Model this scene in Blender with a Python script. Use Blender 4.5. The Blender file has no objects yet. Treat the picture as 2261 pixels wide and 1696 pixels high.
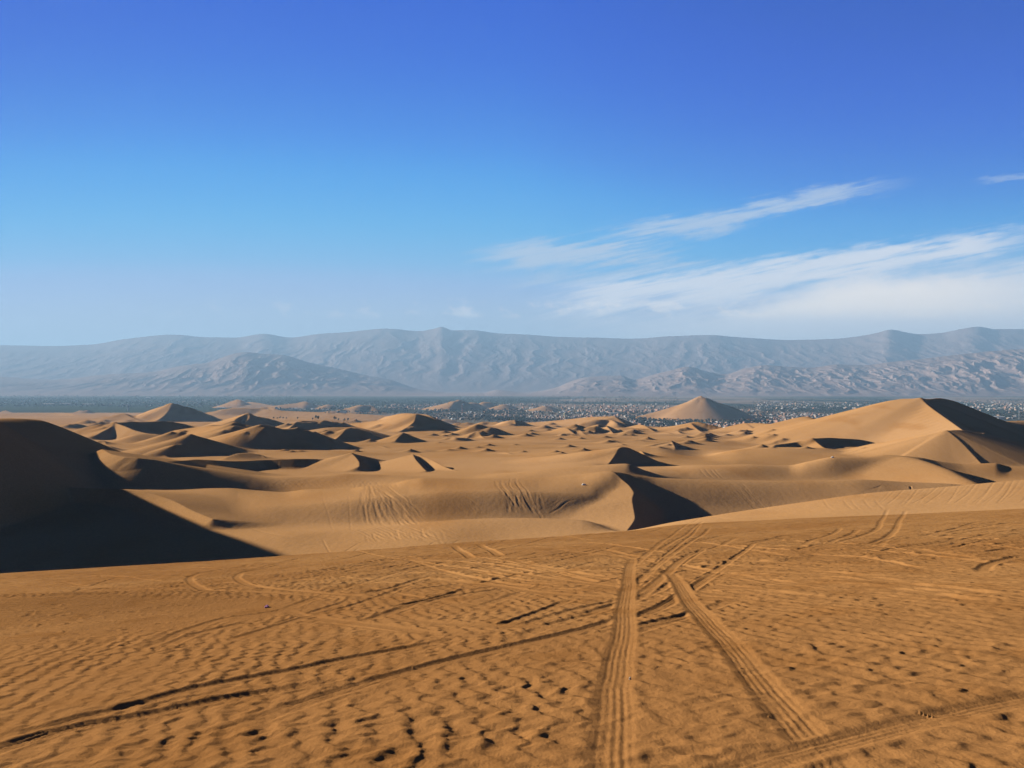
import bpy, math, random
import numpy as np

# ------------------------------------------------------------------ camera, sky, sun, exposure
scene = bpy.context.scene
COL = scene.collection
R = math.radians
F = 1958.0            # focal length in photo pixels (photo 2261 x 1696)
CX, HY = 1130.5, 848.0
PLAIN = -150.0        # the valley floor; the eye is at z = 0
SUN_AZ, SUN_EL = R(-58), R(15.2)      # azimuth left of the view direction (+Y), elevation

cam = bpy.data.cameras.new("camera")
cam.sensor_width = 36.0
cam.lens = 36.0 * F / 2261.0
cam.clip_start = 0.1
cam.clip_end = 300000.0
camo = bpy.data.objects.new("camera", cam)
COL.objects.link(camo)
camo.rotation_euler = (R(90), 0, 0)
scene.camera = camo

vs = scene.view_settings
vs.view_transform = 'Standard'
vs.look = 'None'
vs.gamma = 1.0
vs.exposure = 2.6
scene.cycles.use_denoising = True
scene.cycles.use_adaptive_sampling = True
scene.cycles.adaptive_threshold = 0.02
scene.cycles.max_bounces = 5
scene.cycles.diffuse_bounces = 2
scene.cycles.volume_bounces = 0
scene.cycles.transparent_max_bounces = 4

sd = (math.sin(SUN_AZ) * math.cos(SUN_EL), math.cos(SUN_AZ) * math.cos(SUN_EL), math.sin(SUN_EL))
sl = bpy.data.lights.new("sun", 'SUN')
sl.energy = 5.0
sl.angle = R(0.53)
sl.color = (1.0, 0.93, 0.82)
so = bpy.data.objects.new("sun", sl)
COL.objects.link(so)
from mathutils import Vector
so.rotation_euler = Vector(sd).to_track_quat('Z', 'Y').to_euler()


class NT:
    """small helper for node trees"""
    def __init__(s, tree):
        s.t = tree
        s.t.nodes.clear()

    def n(s, kind, **kw):
        x = s.t.nodes.new(kind)
        for k, v in kw.items():
            if k.startswith('i_'):
                key = k[2:]
                key = int(key) if key.isdigit() else key.replace('_', ' ')
                if isinstance(v, bpy.types.NodeSocket):
                    s.t.links.new(v, x.inputs[key])
                else:
                    x.inputs[key].default_value = v
            else:
                setattr(x, k, v)
        return x

    def math(s, op, a, b=None, c=None, clamp=False):
        x = s.t.nodes.new('ShaderNodeMath')
        x.operation = op
        x.use_clamp = clamp
        for i, v in enumerate((a, b, c)):
            if v is None:
                continue
            if isinstance(v, bpy.types.NodeSocket):
                s.t.links.new(v, x.inputs[i])
            else:
                x.inputs[i].default_value = v
        return x.outputs[0]

    def mix(s, f, a, b, mode='MIX'):
        x = s.t.nodes.new('ShaderNodeMix')
        x.data_type = 'RGBA'
        x.blend_type = mode
        for i, v in ((0, f), (6, a), (7, b)):
            if isinstance(v, bpy.types.NodeSocket):
                s.t.links.new(v, x.inputs[i])
            else:
                x.inputs[i].default_value = v if i == 0 else (*v, 1) if len(v) == 3 else v
        return x.outputs[2]

    def smooth(s, v, lo, hi):
        x = s.t.nodes.new('ShaderNodeMapRange')
        x.interpolation_type = 'SMOOTHSTEP'
        s.t.links.new(v, x.inputs[0])
        for i, w in ((1, lo), (2, hi)):
            if isinstance(w, bpy.types.NodeSocket):
                s.t.links.new(w, x.inputs[i])
            else:
                x.inputs[i].default_value = w
        return x.outputs[0]

    def link(s, a, b):
        s.t.links.new(a, b)


world = bpy.data.worlds.new("World")
scene.world = world
world.use_nodes = True
W = NT(world.node_tree)
sky = W.n('ShaderNodeTexSky', sky_type='NISHITA', sun_disc=False, sun_elevation=SUN_EL,
          sun_rotation=SUN_AZ, altitude=400.0, air_density=0.6, dust_density=0.0, ozone_density=3.0)
SKY_STRENGTH = 0.06
tc = W.n('ShaderNodeTexCoord')
sep = W.n('ShaderNodeSeparateXYZ', i_0=tc.outputs['Generated'])
yy = W.math('MAXIMUM', sep.outputs[1], 0.02)
U = W.math('DIVIDE', sep.outputs[0], yy)          # tangent of the bearing
V = W.math('DIVIDE', sep.outputs[2], yy)          # tangent of the height above the horizon
skyc = W.n('ShaderNodeGamma', i_0=sky.outputs[0], i_1=1.0).outputs[0]
# contrast of the polarised, very clear desert sky: per channel response curves on the Nishita sky
k1 = W.math('MULTIPLY_ADD', U, 0.55, 1.0)
k1 = W.math('MINIMUM', W.math('MAXIMUM', k1, 0.68), 1.0)
sc1 = W.n('ShaderNodeVectorMath', operation='SCALE', i_0=sky.outputs[0])
W.link(W.math('MULTIPLY', k1, 1 / 12.), sc1.inputs['Scale'])
cv = W.n('ShaderNodeRGBCurve', i_Color=sc1.outputs[0])
mp = cv.mapping
for ch, pts in ((0, ((0, 0), (.055, 0.), (.072, .010), (.098, .050), (.135, .165), (.175, .33), (.28, .42), (.42, .46), (1, .6))),
                (1, ((0, 0), (.060, .045), (.080, .058), (.112, .094), (.150, .195), (.193, .365), (.25, .47), (.32, .50), (.45, .56), (.7, .60), (1, .65))),
                (2, ((0, 0), (.15, .41), (.205, .55), (.24, .66), (.30, .76), (.376, .86), (.45, .86), (.524, .82), (.6, .78), (1, .75)))):
    c = mp.curves[ch]
    for i, (a, b) in enumerate(pts):
        if i == 0:
            c.points[0].location = (a, b)
        elif i == len(pts) - 1:
            c.points[-1].location = (a, b)
        else:
            c.points.new(a, b)
mp.update()
cl = cv.outputs[0]


def nzw(su, sv, rot, detail=5, rough=.6, off=0.):
    cb = W.n('ShaderNodeCombineXYZ', i_0=U, i_1=V, i_2=off)
    m1 = W.n('ShaderNodeMapping', i_Vector=cb.outputs[0])
    m1.inputs['Rotation'].default_value = (0, 0, rot)
    m2 = W.n('ShaderNodeMapping', i_Vector=m1.outputs[0])
    m2.inputs['Scale'].default_value = (su, sv, 1)
    return W.n('ShaderNodeTexNoise', i_Vector=m2.outputs[0], i_Scale=1., i_Detail=detail, i_Roughness=rough).outputs[0]


wis = nzw(9, 120, -.20, 9, .68)           # fibres that run along the streaks
wis2 = nzw(14, 40, -.15, 8, .68, 3.)
puff = nzw(26, 48, 0, 8, .62, 7.)
Vw = W.math('ADD', V, W.math('MULTIPLY_ADD', wis2, .040, -.020))


def streak(p0, p1, bow, th0, th1, lo, hi, feather=.12):
    """a cloud streak between two photo pixels"""
    u0, v0, u1, v1 = (p0[0] - CX) / F, (HY - p0[1]) / F, (p1[0] - CX) / F, (HY - p1[1]) / F
    t = W.math('DIVIDE', W.math('SUBTRACT', U, u0), u1 - u0)
    tt = W.math('MULTIPLY', t, W.math('SUBTRACT', 1., t))
    vc = W.math('ADD', W.math('MULTIPLY_ADD', t, v1 - v0, v0), W.math('MULTIPLY', tt, bow))
    th = W.math('MAXIMUM', W.math('MULTIPLY_ADD', t, th1 - th0, th0), .001)
    q = W.math('DIVIDE', W.math('ABSOLUTE', W.math('SUBTRACT', Vw, vc)), th)
    g = W.math('SUBTRACT', 1., W.smooth(q, .15, 1.))
    e = W.math('MULTIPLY', W.smooth(t, 0., feather), W.math('SUBTRACT', 1., W.smooth(t, 1 - feather, 1.)))
    g = W.math('MULTIPLY', g, e)
    f = W.smooth(W.math('ADD', wis, W.math('MULTIPLY_ADD', g, .22, -.13)), .34 + lo * .15, .50 + hi * .22)
    return W.math('MULTIPLY', g, f)


def add(m, s, cloud):
    global cl
    cl = W.mix(W.math('MULTIPLY', m, s), cl, cloud)


WHITE, PALE, CREAM = (.86, .88, .95), (.52, .63, .80), (1.25, 1.12, 1.0)
veil = W.math('SUBTRACT', 1., W.smooth(W.math('ADD', V, W.math('MULTIPLY_ADD', wis, .03, -.015)), .062, .112))
add(veil, W.math('MULTIPLY_ADD', W.smooth(U, -.6, .2), .35, .35), (.45, .57, .72))
add(streak((1180, 560), (2080, 385), -.002, .030, .014, .22, .60, .3), .8, PALE)
add(streak((940, 574), (1600, 556), .012, .030, .022, .22, .6, .35), .85, PALE)
add(streak((1000, 640), (1700, 565), .0, .016, .008, .32, .65, .3), .5, PALE)
add(streak((2120, 398), (2420, 392), .0, .006, .006, .3, .6, .3), .4, PALE)
add(streak((1100, 688), (2380, 505), -.012, .040, .026, .08, .50, .2), .92, WHITE)
add(streak((1300, 690), (2000, 575), -.012, .020, .012, .30, .6, .3), .6, WHITE)
low = W.math('MULTIPLY', W.smooth(U, -.02, .28), W.math('SUBTRACT', 1., W.smooth(W.math('SUBTRACT', Vw, W.math('MULTIPLY_ADD', U, .14, .075)), -.030, .008)))
low = W.math('MULTIPLY', low, W.math('MULTIPLY_ADD', W.smooth(wis, .35, .62), .5, .5))
add(low, .8, WHITE)
# the bank low on the right: flat top edge, cream where the sun reaches it
top = W.math('ADD', W.math('MULTIPLY_ADD', W.smooth(U, .18, .42), .052, .072), W.math('MULTIPLY_ADD', puff, .026, -.013))
bank = W.math('SUBTRACT', 1., W.smooth(W.math('SUBTRACT', V, top), -.012, .006))
bank = W.math('MULTIPLY', bank, W.smooth(U, .04, .34))
add(bank, .97, WHITE)
cream = W.math('MULTIPLY', W.math('MULTIPLY', W.smooth(U, .18, .30), W.math('SUBTRACT', 1., W.smooth(U, .45, .66))),
               W.math('MULTIPLY', W.smooth(W.math('SUBTRACT', top, V), -.004, .022), W.smooth(V, .066, .09)))
add(cream, .85, CREAM)
# small sunlit heads and the milky band above the mountains
hd = W.math('MULTIPLY', W.smooth(puff, .50, .62), W.math('MULTIPLY', W.smooth(V, .072, .080), W.math('SUBTRACT', 1., W.smooth(V, .086, .100))))
add(W.math('MULTIPLY', hd, W.smooth(U, -.5, .15)), .45, CREAM)
skyc = W.n('ShaderNodeVectorMath', operation='SCALE', i_0=cl)
skyc.inputs['Scale'].default_value = 1.0 / (SKY_STRENGTH * 2 ** vs.exposure)
skyc = skyc.outputs[0]

bg = W.n('ShaderNodeBackground', i_0=skyc, i_1=SKY_STRENGTH)
wo = W.n('ShaderNodeOutputWorld', i_0=bg.outputs[0])

# ------------------------------------------------------------------ helpers
rng = np.random.default_rng(7)


def pchip_slopes(x, y):
    """x, y: [K, n]; monotone slopes along axis 0"""
    h = np.diff(x, axis=0)
    dl = np.diff(y, axis=0) / h
    m = np.zeros_like(y)
    w1 = 2 * h[1:] + h[:-1]
    w2 = h[1:] + 2 * h[:-1]
    s = dl[:-1] * dl[1:]
    with np.errstate(all='ignore'):
        mm = (w1 + w2) / (w1 / dl[:-1] + w2 / dl[1:])
    m[1:-1] = np.where(s > 0, mm, 0)
    m[0] = dl[0]
    m[-1] = dl[-1]
    return m


def pchip(xs, ys, x):
    xs = np.asarray(xs, float)[:, None]
    ys = np.asarray(ys, float)[:, None]
    m = pchip_slopes(xs, ys)
    x = np.clip(x, xs[0, 0], xs[-1, 0])
    i = np.clip(np.searchsorted(xs[:, 0], x) - 1, 0, len(xs) - 2)
    h = xs[i + 1, 0] - xs[i, 0]
    t = (x - xs[i, 0]) / h
    return ((2 * t**3 - 3 * t**2 + 1) * ys[i, 0] + (t**3 - 2 * t**2 + t) * h * m[i, 0]
            + (-2 * t**3 + 3 * t**2) * ys[i + 1, 0] + (t**3 - t**2) * h * m[i + 1, 0])


def _hash(ix, iy, seed):
    h = (ix.astype(np.int64) * 374761393 + iy.astype(np.int64) * 668265263 + seed * 974634777) & 0xffffffff
    h = ((h ^ (h >> 13)) * 1274126177) & 0xffffffff
    h = h ^ (h >> 16)
    return h


def noise(x, y, seed=0):
    """gradient noise, about -1..1"""
    xi = np.floor(x)
    yi = np.floor(y)
    fx = (x - xi).astype(np.float32)
    fy = (y - yi).astype(np.float32)
    u = fx * fx * fx * (fx * (fx * 6 - 15) + 10)
    v = fy * fy * fy * (fy * (fy * 6 - 15) + 10)

    def g(ox, oy):
        a = (_hash(xi + ox, yi + oy, seed) & 0xffff).astype(np.float32) * (2 * math.pi / 65536)
        return np.cos(a) * (fx - ox) + np.sin(a) * (fy - oy)
    a = g(0, 0) + u * (g(1, 0) - g(0, 0))
    b = g(0, 1) + u * (g(1, 1) - g(0, 1))
    return (a + v * (b - a)) * 1.5


def fbm(x, y, octv=4, seed=0, gain=.5, lac=2.03):
    s = 0
    a = 1.0
    for k in range(octv):
        s = s + a * noise(x, y, seed + k * 17)
        x = x * lac + 5.3
        y = y * lac - 3.7
        a *= gain
    return s


def sstep(a, b, x):
    t = np.clip((x - a) / (b - a), 0, 1)
    return t * t * (3 - 2 * t)


def smax(a, b, k):
    h = np.clip(k - np.abs(a - b), 0, None) / k
    return np.maximum(a, b) + h * h * k * .25


def P(px, py, d):
    """the point at depth d metres seen at photo pixel (px, py)"""
    return np.array([(px - CX) / F * d, d, (HY - py) / F * d])


def tag(o, label=None, cat=None, group=None, kind=None):
    if label: o['label'] = label
    if cat: o['category'] = cat
    if group: o['group'] = group
    if kind: o['kind'] = kind
    return o


def mesh_np(name, verts, faces, mats, smooth=False, matidx=None):
    """faces: int array [n,4] or [n,3]"""
    me = bpy.data.meshes.new(name)
    verts = np.ascontiguousarray(verts, dtype=np.float32)
    faces = np.ascontiguousarray(faces, dtype=np.int32)
    n, k = faces.shape
    me.vertices.add(len(verts))
    me.vertices.foreach_set('co', verts.ravel())
    me.loops.add(n * k)
    me.loops.foreach_set('vertex_index', faces.ravel())
    me.polygons.add(n)
    me.polygons.foreach_set('loop_start', np.arange(0, n * k, k, dtype=np.int32))
    me.polygons.foreach_set('loop_total', np.full(n, k, dtype=np.int32))
    if matidx is not None:
        me.polygons.foreach_set('material_index', np.ascontiguousarray(matidx, dtype=np.int32))
    for m in (mats if isinstance(mats, (list, tuple)) else [mats]):
        me.materials.append(m)
    me.update(calc_edges=True)
    me.polygons.foreach_set('use_smooth', np.full(n, smooth, dtype=bool))
    return me


def link(name, me, parent=None):
    o = bpy.data.objects.new(name, me)
    COL.objects.link(o)
    if parent is not None:
        o.parent = parent
    return o

# ------------------------------------------------------------------ the sand: one height field round the camera
FINE = 1.0
def _rows():
    r = [0.6]
    while r[-1] < 70000:
        x = r[-1]
        k = .06 if x < 4 else .0030 if x < 90 else .0018 if x < 300 else .0025 if x < 1000 else .004 if x < 5500 else .02 if x < 12000 else .12
        r.append(x * (1 + k / FINE))
    return np.array(r)


RR = _rows()
TH = np.concatenate([np.linspace(-math.pi, -.95, 60, endpoint=False), np.linspace(-.95, -.56, 170, endpoint=False),
                     np.arange(-.56, .56, .00098 / FINE),
                     np.linspace(.56, .95, 170, endpoint=False), np.linspace(.95, math.pi, 60)])
THC = np.clip(TH, -.80, .80)
NR, NTH = len(RR), len(TH)
X = (RR[:, None] * np.sin(TH)[None]).astype(np.float32)
Y = (RR[:, None] * np.cos(TH)[None]).astype(np.float32)
PXC = CX + F * np.tan(THC)
DD = RR[:, None] * np.cos(THC)[None]          # depth along the view for every vertex

FA, FB, FH = .157, .065, 1.9                   # the foreground slope: falls away ahead, rises to the right


def fg_plane(x, y):
    return -FH - FA * y + FB * x


# big transverse forms, near to far: (px, py, depth)
LINES = [
    # edge of the foreground slope / crease before the right hand bank
    [(-1000, 1335, 88), (0, 1270, 90), (300, 1253, 90), (620, 1232, 90), (1000, 1205, 92), (1250, 1186, 93), (1380, 1173, 94),
     (1500, 1160, 94), (1700, 1148, 94), (1900, 1135, 94), (2100, 1122, 94), (2261, 1112, 94), (3000, 1063, 94)],
    [(-1000, 1385, 98), (0, 1318, 99), (620, 1275, 99), (1000, 1245, 100), (1250, 1215, 101), (1380, 1184, 102), (1430, 1170, 105),
     (1500, 1156, 107), (1700, 1136, 108), (1900, 1114, 109), (2100, 1098, 110), (2261, 1086, 110), (3000, 1040, 110)],
    # first floor seen beyond the edge / crest of the right hand bank
    [(-1000, 1330, 112), (0, 1276, 113), (620, 1236, 113), (950, 1206, 114), (1130, 1190, 119), (1250, 1180, 121), (1380, 1172, 122),
     (1500, 1151, 122), (1600, 1134, 123), (1750, 1112, 125), (1900, 1091, 127), (2100, 1074, 130), (2261, 1060, 132), (3000, 1010, 140)],
    # low crest before the big face
    [(-1000, 1230, 136), (0, 1203, 136), (430, 1196, 132), (620, 1188, 130), (750, 1176, 135), (900, 1160, 139), (1030, 1147, 142), (1150, 1144, 143), (1280, 1148, 142),
     (1380, 1176, 137), (1500, 1188, 142), (1700, 1185, 146), (1900, 1150, 150), (2261, 1120, 152), (3000, 1050, 160)],
    [(-1000, 1180, 152), (0, 1160, 152), (430, 1160, 150), (620, 1160, 150), (800, 1155, 150), (950, 1150, 149.5), (1100, 1150, 149.5), (1250, 1153, 150),
     (1380, 1164, 153), (1500, 1155, 157), (1700, 1160, 160), (1900, 1135, 163), (2261, 1110, 165), (3000, 1045, 175)],
    # brink of the big face with its fan of tyre marks
    [(-1000, 1110, 172), (0, 1105, 172), (430, 1122, 168), (620, 1116, 165), (800, 1100, 165), (905, 1092, 166), (985, 1085, 167), (1100, 1083, 167),
     (1220, 1086, 167), (1300, 1091, 167), (1380, 1106, 168), (1500, 1116, 173), (1700, 1126, 176), (1900, 1112, 178), (2100, 1105, 178), (2261, 1095, 178), (3000, 1040, 190)],
    # rim of the plateau / smooth crest across the right
    [(-1000, 1085, 196), (0, 1082, 196), (300, 1082, 196), (500, 1079, 195), (572, 1084, 195), (626, 1087, 195), (681, 1081, 194), (771, 1079, 193), (807, 1074, 192), (861, 1070, 191),
     (904, 1061, 190), (937, 1057, 190), (1031, 1058, 190), (1200, 1056, 190), (1272, 1051, 190), (1348, 1042, 190), (1400, 1050, 194), (1453, 1056, 198),
     (1550, 1059, 200), (1731, 1062, 200), (1821, 1061, 200), (1893, 1059, 200), (1988, 1064, 200), (2096, 1069, 198), (2200, 1078, 196), (3000, 1050, 205)],
    [(-1000, 1090, 208), (0, 1088, 208), (500, 1084, 208), (626, 1092, 207), (800, 1079, 205), (937, 1061, 206), (1200, 1059, 206), (1348, 1047, 208),
     (1453, 1058, 211), (1550, 1078, 213), (1731, 1086, 214), (1893, 1086, 214), (2096, 1088, 213), (3000, 1070, 220)],
    [(-1000, 1065, 225), (0, 1068, 225), (430, 1060, 225), (536, 1056, 225), (681, 1053, 226), (771, 1047, 228), (880, 1052, 226), (960, 1054, 225), (1031, 1053, 225), (1121, 1046, 225),
     (1200, 1037, 225), (1308, 1028, 225), (1381, 1024, 225), (1426, 1040, 225), (1480, 1056, 226), (1550, 1074, 228), (1731, 1080, 230), (1893, 1080, 230), (2096, 1082, 228), (2261, 1074, 228), (3000, 1050, 235)],
    [(-1000, 1055, 240), (0, 1060, 240), (430, 1054, 240), (681, 1052, 240), (880, 1049, 240), (1121, 1043, 240), (1308, 1035, 240), (1381, 1037, 240), (1450, 1046, 242),
     (1550, 1056, 244), (1731, 1060, 246), (1893, 1056, 247), (2096, 1062, 245), (2261, 1058, 245), (3000, 1045, 250)],
    # crest across the middle right
    [(-1000, 1040, 262), (0, 1045, 262), (430, 1046, 262), (681, 1044, 262), (880, 1040, 264), (1121, 1036, 264), (1308, 1028, 262), (1400, 1038, 262),
     (1470, 1038, 263), (1550, 1033, 264), (1658, 1028, 265), (1740, 1030, 265), (1785, 1021, 265), (1848, 1010, 266), (1902, 1010, 266), (1960, 1006, 268),
     (2024, 1010, 268), (2078, 1020, 268), (2132, 1025, 268), (2196, 1023, 268), (2230, 1031, 268), (3000, 1040, 270)],
    [(-1000, 1030, 300), (0, 1035, 300), (430, 1026, 300), (681, 1026, 300), (880, 1030, 300), (1121, 1026, 300), (1308, 1018, 300), (1400, 1024, 300), (1550, 1026, 300),
     (1740, 1032, 300), (1902, 1018, 300), (2078, 1028, 300), (2230, 1030, 300), (3000, 1038, 300)],
    [(-1000, 1010, 350), (0, 1015, 350), (300, 1015, 350), (430, 1010, 350), (681, 1008, 350), (880, 1012, 350), (1121, 1009, 350), (1308, 1003, 350), (1450, 1004, 350), (1550, 1010, 350),
     (1640, 1002, 350), (1740, 999, 350), (1902, 1003, 350), (2078, 1006, 350), (2230, 1012, 350), (3000, 1015, 350)],
    [(-1000, 1000, 400), (0, 1000, 400), (681, 999, 400), (880, 1001, 400), (1121, 998, 400), (1308, 992, 400), (1450, 994, 400), (1550, 1008, 400),
     (1600, 998, 400), (1640, 992, 400), (1731, 988, 400), (1821, 991, 400), (1870, 996, 400), (1950, 999, 400), (2078, 1003, 400), (2261, 1005, 400), (3000, 1000, 400)],
    [(-1000, 985, 480), (0, 985, 480), (681, 986, 480), (1121, 985, 480), (1450, 984, 480), (1550, 992, 480), (1731, 994, 480), (1900, 985, 480), (2261, 990, 480), (3000, 985, 480)],
    [(-1000, 972, 620), (0, 972, 620), (681, 971, 620), (1121, 973, 620), (1450, 972, 620), (1731, 978, 620), (1900, 975, 620), (2261, 975, 620), (3000, 970, 620)],
    [(-1000, 958, 850), (0, 958, 850), (681, 959, 850), (1121, 958, 850), (1450, 961, 850), (1731, 962, 850), (2261, 955, 850), (3000, 955, 850)],
    [(-1000, 947, 1150), (0, 945, 1150), (681, 944, 1150), (1121, 947, 1150), (1450, 950, 1150), (1731, 950, 1150), (2261, 940, 1150), (3000, 940, 1150)],
    [(-1000, 936, 1600), (0, 936, 1600), (300, 937, 1600), (681, 936, 1600), (900, 943, 1600), (1121, 941, 1600), (1300, 942, 1600), (1450, 950, 1600), (1731, 950, 1600), (2261, 935, 1600), (3000, 935, 1600)],
    [(-1000, 928, 2200), (0, 928, 2200), (500, 927, 2200), (681, 927, 2200), (900, 945, 2200), (1121, 952, 2200), (1300, 952, 2200), (1450, 955, 2200), (1731, 955, 2200), (2261, 945, 2200), (3000, 945, 2200)],
    [(-1000, 920, 3000), (0, 920, 3000), (500, 919, 3000), (681, 921, 3000), (850, 927, 3000), (950, 946, 3000), (3000, 946, 3000)],
    [(-1000, 914, 3900), (0, 914, 3900), (500, 914, 3900), (700, 916, 3900), (850, 921, 3900), (950, 923.3, 3900), (3000, 923.3, 3900)],
    [(-1000, 909, 4800), (3000, 909.2, 4800)],
    [(-1000, 900, 5650), (3000, 900, 5650)],
]
D = np.stack([pchip([q[0] for q in L], [q[2] for q in L], PXC) for L in LINES])
Z = np.stack([(HY - pchip([q[0] for q in L], [q[1] for q in L], PXC)) / F for L in LINES]) * D
dn = np.array([40., 70.])[:, None] * np.ones(NTH)
zn = -FH - FA * dn + FB * dn * np.tan(THC)
D = np.concatenate([dn, D, [np.full(NTH, 7000.)]])
Z = np.concatenate([zn, Z, [np.full(NTH, PLAIN)]])
M = pchip_slopes(D, Z)
H = np.empty((NR, NTH), np.float32)
for j in range(NTH):
    x = np.clip(DD[:, j], D[0, j], D[-1, j])
    i = np.clip(np.searchsorted(D[:, j], x) - 1, 0, len(D) - 2)
    h = D[i + 1, j] - D[i, j]
    t = (x - D[i, j]) / h
    H[:, j] = ((2 * t**3 - 3 * t**2 + 1) * Z[i, j] + (t**3 - 2 * t**2 + t) * h * M[i, j]
               + (-2 * t**3 + 3 * t**2) * Z[i + 1, j] + (t**3 - t**2) * h * M[i + 1, j])
pl = (-FH - FA * DD + FB * DD * np.tan(THC)[None]).astype(np.float32)
w = sstep(45, 84, DD)
H = (pl * (1 - w) + H * w).astype(np.float32)
H += (sstep(150, 400, DD) * (1 - sstep(2500, 4000, DD)) * (fbm(X / 90., Y / 90., 3, 3) * .9) * np.clip(DD / 400, .3, 1)
      + sstep(20, 60, DD) * (1 - sstep(300, 600, DD)) * noise(X / 11., Y / 17., 9) * .05)
# broad swell at the lower left, added so its near right side dims
H += .6 * np.exp(-(((X + 17.5) / 7.0) ** 2 + ((Y - 29.) / 4.5) ** 2)).astype(np.float32)


def box_idx(x0, x1, y0, y1):
    """grid slice that covers a rectangle in front of the camera"""
    cs = [(x0, y0), (x0, y1), (x1, y0), (x1, y1)]
    if y0 <= 1:
        return slice(0, NR), slice(0, NTH)
    ths = [math.atan2(a, b) for a, b in cs]
    rmin = math.hypot(0 if x0 < 0 < x1 else min(abs(x0), abs(x1)), y0)
    rmax = max(math.hypot(a, b) for a, b in cs)
    i0, i1 = np.searchsorted(RR, [rmin, rmax])
    j0, j1 = np.searchsorted(TH, [min(ths), max(ths)])
    return slice(max(i0 - 1, 0), min(i1 + 1, NR)), slice(max(j0 - 1, 0), min(j1 + 1, NTH))


def ridge(pts, far=.3, near=.6, k=None, r=0., reach=None, curve=0.):
    """a dune crest through pts (px, py, depth), drawn left to right (or away to near): 'far' and 'near'
    are the slopes on its left and right hand side; raised over what is already there"""
    q = np.array([P(*p) for p in pts])
    # resample smoothly
    L = np.concatenate([[0], np.cumsum(np.linalg.norm(np.diff(q[:, :2], axis=0), axis=1))])
    n = max(2, min(40, len(pts) * 4))
    t = np.linspace(0, L[-1], n)
    q = np.stack([pchip(L, q[:, c], t) if len(q) > 2 else np.interp(t, L, q[:, c]) for c in range(3)], 1)
    dm = q[:, 1].mean()
    if k is None:
        k = max(.5, min(dm * .0032, 8))
    hgt = (q[:, 2] - (-.06 * q[:, 1] - 12)).max()
    if reach is None:
        reach = max(6, hgt) / max(min(far, near), .1) * 1.2
    a, b = box_idx(q[:, 0].min() - reach, q[:, 0].max() + reach, max(2, q[:, 1].min() - reach), q[:, 1].max() + reach)
    xs, ys = X[a, b], Y[a, b]
    if xs.size == 0:
        return
    out = np.full(xs.shape, -1e9, np.float32)
    for A, B in zip(q[:-1], q[1:]):
        ab = B[:2] - A[:2]
        l2 = float(ab @ ab)
        s = np.clip(((xs - A[0]) * ab[0] + (ys - A[1]) * ab[1]) / l2, 0, 1)
        dx = xs - (A[0] + s * ab[0])
        dy = ys - (A[1] + s * ab[1])
        dist = np.sqrt(dx * dx + dy * dy) + 1e-4
        c = (ab[0] * dy - ab[1] * dx) / math.sqrt(l2) / dist        # +1 on the left hand
        sl_ = near + (far - near) * (c + 1) * .5
        e = np.sqrt(dist * dist + r * r) - r if r else dist
        if curve:
            e = e / (1 + e * np.where(c > 0, curve, 0))
        np.maximum(out, A[2] + s * (B[2] - A[2]) - sl_ * e, out=out)
    H[a, b] = smax(H[a, b], out, k)


def wpt(x, y, z):
    return (CX + F * x / y, HY - F * z / y, y)


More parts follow.
